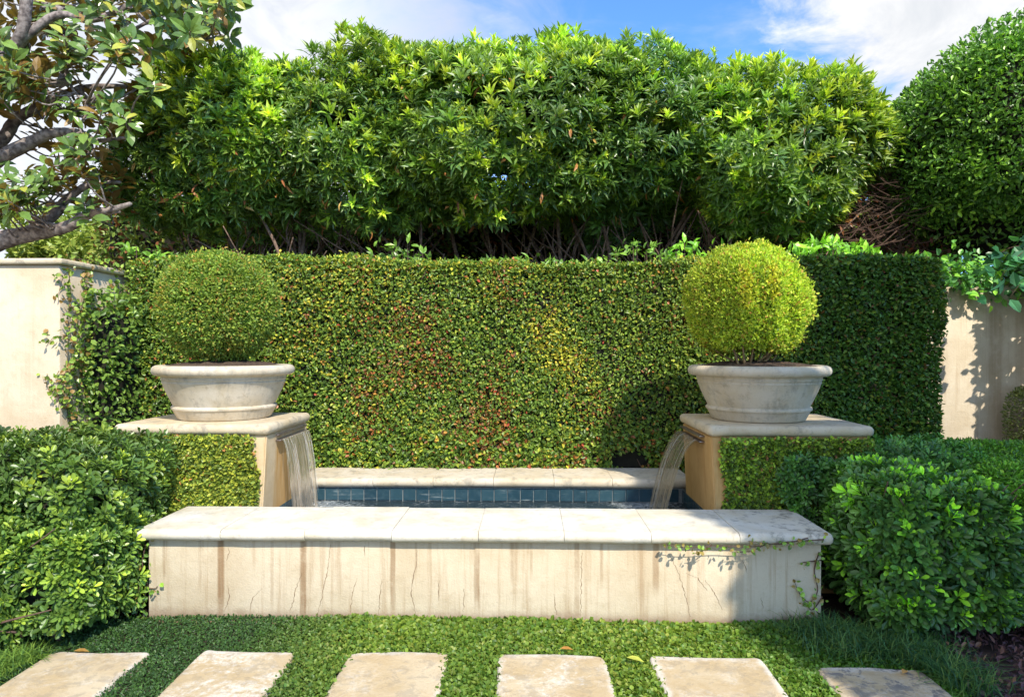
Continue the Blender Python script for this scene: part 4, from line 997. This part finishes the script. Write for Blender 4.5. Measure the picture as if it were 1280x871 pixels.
# magnolia on the left
def magnolia():
    o = thing('magnolia_tree', 'magnolia with twisting grey limbs and large bronze backed leaves at the upper left', 'tree', (-6.6, 7.0, 0))
    limbs = []
    def br(pts, Y0, Y1, r0, r1, name='branch'):
        m = len(pts) - 1; P = [onY(x, y, Y0 + (Y1 - Y0) * i / m) for i, (x, y) in enumerate(pts)]
        limb(o, P, r0, r1, 'greybark', name, 10, 6, .05); limbs.append((smooth_path(P, 5), r1))
    root = Vector((-6.6, 7.0, 0)); fork = onY(-110, 345, 7.0)
    limb(o, [root, root.lerp(fork, .6) + Vector((.05, 0, 0)), fork], .17, .14, 'greybark', 'trunk', 14)
    br([(-110, 345), (-40, 318), (10, 300), (55, 290), (85, 283), (112, 268), (140, 262), (163, 255)], 7.0, 6.8, .105, .022)
    br([(-110, 345), (-50, 320), (0, 297), (40, 288), (72, 264), (80, 252), (108, 232), (128, 228), (150, 228)], 7.0, 7.3, .09, .018)
    br([(60, 255), (85, 262), (110, 270), (150, 265)], 7.2, 7.0, .035, .012)
    br([(-110, 345), (-60, 260), (-20, 215), (5, 195), (35, 180), (60, 168), (85, 165), (105, 168), (122, 176), (160, 172)], 7.0, 6.9, .10, .016)
    br([(-110, 345), (-70, 230), (-20, 190), (5, 172), (20, 150), (45, 135), (75, 120), (110, 110), (140, 108), (180, 108), (198, 92)], 7.0, 7.6, .09, .014)
    br([(-110, 345), (-70, 190), (-30, 120), (0, 85), (12, 68), (24, 52), (30, 30), (35, -20)], 7.0, 6.6, .10, .05)
    br([(-60, 100), (-10, 85), (30, 92), (60, 105), (78, 98), (80, 60), (75, 10)], 6.9, 7.2, .05, .03)
    br([(24, 52), (70, 20), (110, 25), (140, 18), (165, 2), (180, -20)], 6.7, 7.0, .045, .022)
    br([(75, 90), (110, 65), (140, 60), (160, 42), (190, 25), (215, 12)], 7.0, 7.2, .03, .014)
    br([(95, 110), (120, 128), (150, 122), (170, 112)], 7.2, 7.3, .02, .01)
    br([(100, 168), (108, 185), (115, 192), (122, 180)], 6.9, 6.8, .018, .008)
    br([(140, 60), (190, 62), (240, 52), (285, 44)], 7.2, 7.5, .016, .008)
    br([(80, 75), (90, 110), (110, 135), (100, 160), (115, 185)], 6.8, 6.7, .016, .008)
    pts = np.array([tuple(p) for L, r in limbs for p in L])
    # clusters of leaves at twig ends
    R2 = np.random.default_rng(99); cl = []
    def fill(n, x0, x1, y0, y1, Ya=6.3, Yb=7.9, test=None):
        k = 0
        while k < n:
            x, y = R2.uniform(x0, x1), R2.uniform(y0, y1)
            if test and not test(x, y): continue
            cl.append(tuple(onY(x, y, R2.uniform(Ya, Yb)))); k += 1
    fill(104, -150, 235, -40, 66); fill(26, 200, 295, -30, 42); fill(38, -150, 150, 55, 130)
    fill(16, 30, 165, 125, 190); fill(16, -60, 40, 60, 125, 6.2, 6.8); fill(10, 45, 140, 180, 225); fill(8, 20, 60, 205, 270, 6.4, 7); fill(9, -20, 14, 215, 270, 6.3, 6.7)
    fill(9, 80, 150, 205, 262); fill(5, 150, 200, 60, 110); fill(30, -170, -20, 60, 260); fill(14, 0, 60, 60, 110)
    twigs = []; P, D, U, colr = [], [], [], []
    for c in cl:
        c = np.array(c); b = pts[np.argmin(((pts - c) ** 2).sum(1) + np.where(pts[:, 2] > c[2] + .1, .15, 0))]
        if np.linalg.norm(b - c) < 1.6:
            m = (b + c) / 2 + R2.normal(0, .05, 3) - np.array([0, 0, .05]); p = smooth_path([b, m, c], 4); twigs.append(tube_np(p, np.linspace(.012, .006, len(p)), 5))
        ax = norm((c - b + np.array([0, -.15, .35]))[None])[0]; kk = R2.integers(10, 16)
        for i in range(kk):
            a = i * 2.4 + R2.uniform(-.3, .3); t = R(R2.uniform(35, 95)); e1 = norm(np.cross(ax, [.3, .8, .2])[None])[0]; e2 = np.cross(ax, e1)
            d = ax * math.cos(t) + (e1 * math.cos(a) + e2 * math.sin(a)) * math.sin(t); d[2] -= .12
            P.append(c - ax * .015 * i + d * .02); D.append(d); U.append(ax + R2.normal(0, .25, 3))
            colr.append(np.array([(.05, .10, .03), (.07, .13, .035), (.035, .075, .025), (.16, .19, .04), (.10, .07, .025)][R2.choice(5, p=[.38, .26, .2, .11, .05])]) * R2.uniform(.8, 1.25))
    V, T = join_np(twigs); obj_np('twigs', V, T, M['greybark'], o, 'stuff', smooth=True)
    P, D, U, colr = map(np.array, (P, D, U, colr)); X, Y, Z = frames(D, U); n = len(P); L = R2.uniform(.13, .20, n)
    big = LEAF['ellip']; px, py, d = proj(P); inside = (px > 0) & (px < 310) & (py > 0) & (py < 300)
    order = np.argsort(np.where(inside, -d + R2.uniform(0, .5, n), -99))[::-1][:300]; one = np.zeros(n, bool); one[order] = True; one &= inside
    W = .46 * np.ones(n)
    V0 = big[0] * np.array([1, 1, 1]); me = mesh_np('leaf', V0 * np.array([1, .46, 1]), big[1], M['magnolia'], col=np.ones((len(V0), 3)))
    off = np.array(o.location)
    for i in np.nonzero(one)[0]:
        q = bpy.data.objects.new('leaf', me); COL.objects.link(q); q.parent = o; m = np.eye(4)
        m[:3, 0], m[:3, 1], m[:3, 2] = X[i] * L[i], Y[i] * L[i], Z[i] * L[i]; m[:3, 3] = P[i] - off; q.matrix_local = Matrix(m.tolist()); q.color = (*colr[i], 1)
    k = ~one; V, T, C = scatter(big, P[k], X[k], Y[k], Z[k], L[k], L[k] * .46, colr[k]); obj_np('foliage', V, T, M['magnolia'], o, 'stuff', col=C)
magnolia()
def far_tree(label, px, py, Y, hx, hz, cols, seed):
    c = onY(px, py, Y); s = Y / F; o = thing('leafy_tree', label, 'tree', (c.x, Y, 0), 'light green trees in the distance')
    for i in range(7):
        cc = c + Vector((rng.uniform(-.7, .7) * hx * s, rng.uniform(-.5, .5) * hx * s, rng.uniform(-.6, .5) * hz * s)); hh = np.array([hx * .5, hx * .45, hz * .55]) * s
        P, N, dp = ellipsoid(1500, cc, hh, .25, 1.2, seed + i, .25, -.4); leafy('crown', P, N, .17, .07, pick(cols, [3, 2, 2], len(P)), 'hedge', o, 'hex', out=.5)
    limb(o, [(c.x, Y, 0), (c.x + .1, Y, c.z * .5), (c.x, Y, c.z)], .16, .07, 'bark', 'trunk', 8)
far_tree('light green tree low behind the magnolia limbs and the left wall', 95, 312, 13, 75, 34, [(.12, .19, .04), (.09, .15, .03), (.16, .22, .05)], 501)
far_tree('hazy green tree farther right, beside the tall shrubs, above the left wall', 178, 318, 15, 45, 40, [(.12, .2, .04), (.16, .25, .05), (.09, .15, .03)], 521)
def power_lines():
    for py0, py1, w in ((108, 116, 'highest'), (234, 236, 'middle'), (267, 264, 'lowest')):
        a, b = onY(-700, py0 - 20, 24), onY(330, py1 + 4, 24); pts = [a.lerp(b, k / 12) - Vector((0, 0, .35 * (1 - (k / 6 - 1) ** 2))) for k in range(13)]
        V, T = tube_np(pts, .012, 5); tag(obj_np('power_line', V, T, M['steel'], smooth=True), f'{w} of the thin power lines crossing the sky behind the magnolia', 'power line', 'power lines behind the magnolia')
power_lines()

# ------------------------------------------------------------------ climbing plants, trailing stems, fallen leaves
def climber(label, paths, leaf, every, cols, face, mat='gloss', sp=.03, tpl='hex', name='climbing_fig', wid=.75, nleaf=300):
    c = Vector(paths[0][0]); o = thing(name, label, 'climbing plant', c); P = []
    for pts in paths:
        p = smooth_path(pts, 5); V, T = tube_np(p, np.linspace(.0035, .0015, len(p)), 5); obj_np('stem', V, T, M['twig'], o, smooth=True)
        L = sum((p[i + 1] - p[i]).length for i in range(len(p) - 1)); m = max(3, int(L / every))
        for k in range(m):
            q = p[min(len(p) - 1, int(k / m * len(p)))].lerp(p[min(len(p) - 1, int(k / m * len(p)) + 1)], random.random()); P.append(tuple(q + Vector((rng.normal() * sp, rng.normal() * sp * .3, rng.normal() * sp)) + Vector(face) * abs(rng.normal()) * .015))
    P = np.array(P); n = len(P); N = norm(np.tile(np.array(face, float), (n, 1)) + rng.normal(size=(n, 3)) * .3); X, Y, Z = leaf_dirs(N, out=.25, up=-.4, nup=.2)
    s = leaf * rng.uniform(.6, 1.25, n); col = pick(cols, [1] * len(cols), n); one = np.arange(n) < nleaf
    V0, T0 = LEAF[tpl]; me = mesh_np('leaf', V0 * np.array([1, wid, 1]), T0, M[mat], col=np.ones((len(V0), 3))); off = np.array(o.location)
    for i in np.nonzero(one)[0]:
        q = bpy.data.objects.new('leaf', me); COL.objects.link(q); q.parent = o; m = np.eye(4); m[:3, 0], m[:3, 1], m[:3, 2] = X[i] * s[i], Y[i] * s[i], Z[i] * s[i]; m[:3, 3] = P[i] - off; q.matrix_local = Matrix(m.tolist()); q.color = (*col[i], 1)
    k = ~one
    if k.any(): V, T, C = scatter((V0, T0), P[k], X[k], Y[k], Z[k], s[k], s[k] * wid, col[k]); obj_np('leaves', V, T, M[mat], o, 'stuff', col=C)
    return o
fw = lambda *p: [onY(x, y, WY - .008) for x, y in p]; fc = lambda *p: [onY(x, y, CY0 - .006) for x, y in p]
figc = [(.09, .18, .03), (.14, .26, .04), (.06, .12, .03), (.16, .13, .05)]
climber('thin trailing vine hanging under the right end of the front coping', [fc((1030, 674), (985, 677), (940, 683), (900, 682), (860, 684), (830, 680)), fc((960, 678), (940, 688), (915, 690)), fc((890, 680), (875, 690), (865, 692)), fc((1010, 672), (975, 680), (935, 676))], .028, .016, figc, (0, -1, 0), sp=.010)
climber('trailing vine on the right corner of the front wall', [fw((1024, 690), (1018, 712), (1022, 738), (1012, 752), (1000, 742), (992, 724)), fw((1026, 700), (1008, 702), (1000, 704)), fw((1028, 745), (1015, 762), (1004, 748))], .028, .014, figc, (0, -1, 0), sp=.012)
climber('creeping vine along the left corner of the front wall', [fw((182, 680), (178, 705), (184, 730), (178, 760), (182, 774)), fw((170, 690), (174, 730), (170, 770)), fw((184, 735), (194, 735), (197, 732)), fw((165, 675), (182, 676), (186, 672))], .030, .010, figc, (0, -1, 0), sp=.022)
# ivy on the left wall: a dense mass on its side face thinning over the corner
def left_wall_ivy():
    ps = []
    for i in range(26):
        y = rng.uniform(LWY + .05, LWY + .75); z1 = rng.uniform(1.2, 2.25); z0 = rng.uniform(.9, 1.5)
        ps.append([Vector((LWX + .012, y + rng.normal() * .06, z0)), Vector((LWX + .012, y + rng.normal() * .08, (z0 + z1) / 2)), Vector((LWX + .014, y, max(z1, z0 + .3)))])
    for pts in (((86, 335), (88, 370), (85, 400), (90, 430), (86, 470), (78, 500)), ((95, 335), (80, 345), (72, 372)), ((88, 425), (70, 420), (60, 430)), ((84, 480), (68, 478), (58, 470), (60, 485), (80, 500))):
        ps.append([onY(x, y, LWY - .01) for x, y in pts])
    ps.append([Vector((LWX - .1, LWY + .15, LWZ + .01)), Vector((LWX, LWY + .3, LWZ + .03)), Vector((LWX + .04, LWY + .5, LWZ + .02)), Vector((LWX + .04, LWY + .8, LWZ))])
    climber('ivy climbing the corner of the tall left wall', ps, .04, .012, [(.11, .19, .04), (.17, .25, .05), (.07, .12, .03), (.15, .10, .04)], (.7, -.7, 0), sp=.03)
    o = thing('wall_shrub', 'dense dark green foliage between the left wall and the clipped hedge', 'shrub', (-3.5, 5.9, 0)); n = 5200
    P, N, dp = rbox(n, (-3.58, 5.85, 1.05), (.20, .42, 1.0), .15, .06, 4, 611, .05, -.3); leafy('foliage', P, N, .05, .032, pick([(.07, .14, .03), (.11, .2, .04), (.04, .09, .02)], [3, 2, 2], len(P)), 'hedge', o, 'hex', up=-.1)
    core('inner_twigs', (-3.58, 5.9, 1.0), (.12, .33, .9), .1, o)
left_wall_ivy()
def right_vine():
    ps = []
    for i in range(34):
        x = rng.uniform(3.75, 5.6); ps.append([Vector((x, RWY + .2, 2.2)), Vector((x + rng.normal() * .1, RWY + .05, 2.36 + rng.uniform(0, .14))), Vector((x + rng.normal() * .15, RWY - .08, 2.3)), Vector((x + rng.normal() * .2, RWY - .12, 2.3 - rng.uniform(.0, .22) - .12 * max(0, x - 4.4)))])
    climber('large leaved vine spilling over the top of the right wall', ps, .085, .022, [(.05, .15, .05), (.08, .22, .05), (.035, .1, .05), (.14, .32, .05)], (-.1, -.7, .5), sp=.06, name='climbing_vine', wid=.6)
    ps = [[onY(1300, 300, 5.9), onY(1275, 318, 5.9), onY(1255, 340, 5.9), onY(1248, 362, 5.9)], [onY(1310, 330, 5.9), onY(1280, 350, 5.9), onY(1262, 372, 5.9)], [onY(1300, 305, 6), onY(1262, 310, 6), onY(1240, 326, 6)]]
    climber('broad dark blue green leaves hanging at the right edge before the wall', ps, .14, .035, [(.03, .12, .06), (.05, .17, .07), (.025, .09, .06)], (-.2, -.8, .4), sp=.05, name='hanging_branch', wid=.55)
right_vine()
def fallen(px, py, a, L, c, label, z=.04):
    p = onZ(px, py, z); V0, T0 = LEAF['lance']; m = Matrix.Rotation(a, 3, 'Z') @ Matrix.Rotation(.15, 3, 'X'); V = [tuple(m @ Vector((v[0] * L, v[1] * L * .42, v[2] * L + .004))) for v in V0]
    o = link('fallen_leaf', mesh_np('fallen_leaf', V, T0, M['cover'], col=np.tile(c, (len(V0), 1))), None, p); tag(o, label, 'leaf', 'leaves fallen on the ground')
fallen(92, 814, .2, .075, (.30, .17, .05), 'orange brown fallen leaf on the edge of the leftmost stone')
fallen(783, 822, -.3, .09, (.42, .44, .08), 'yellow green fallen leaf in the ground cover between two stones', .05)
fallen(700, 811, .1, .07, (.40, .19, .05), 'brown fallen leaf behind the ringed stone', .05)
fallen(1128, 842, .8, .07, (.50, .28, .10), 'dry tan fallen leaf on the grass by the lichen stone', .045)
fallen(1148, 816, 2.0, .09, (.45, .16, .06), 'rust coloured fallen leaf under the right hand shrub', .05)
fallen(1050, 788, .1, .12, (.16, .30, .05), 'long green fallen leaf at the right foot of the basin wall', .06)
fallen(1185, 806, 1.2, .06, (.4, .2, .12), 'small reddish fallen leaf on the bark mulch', .04)
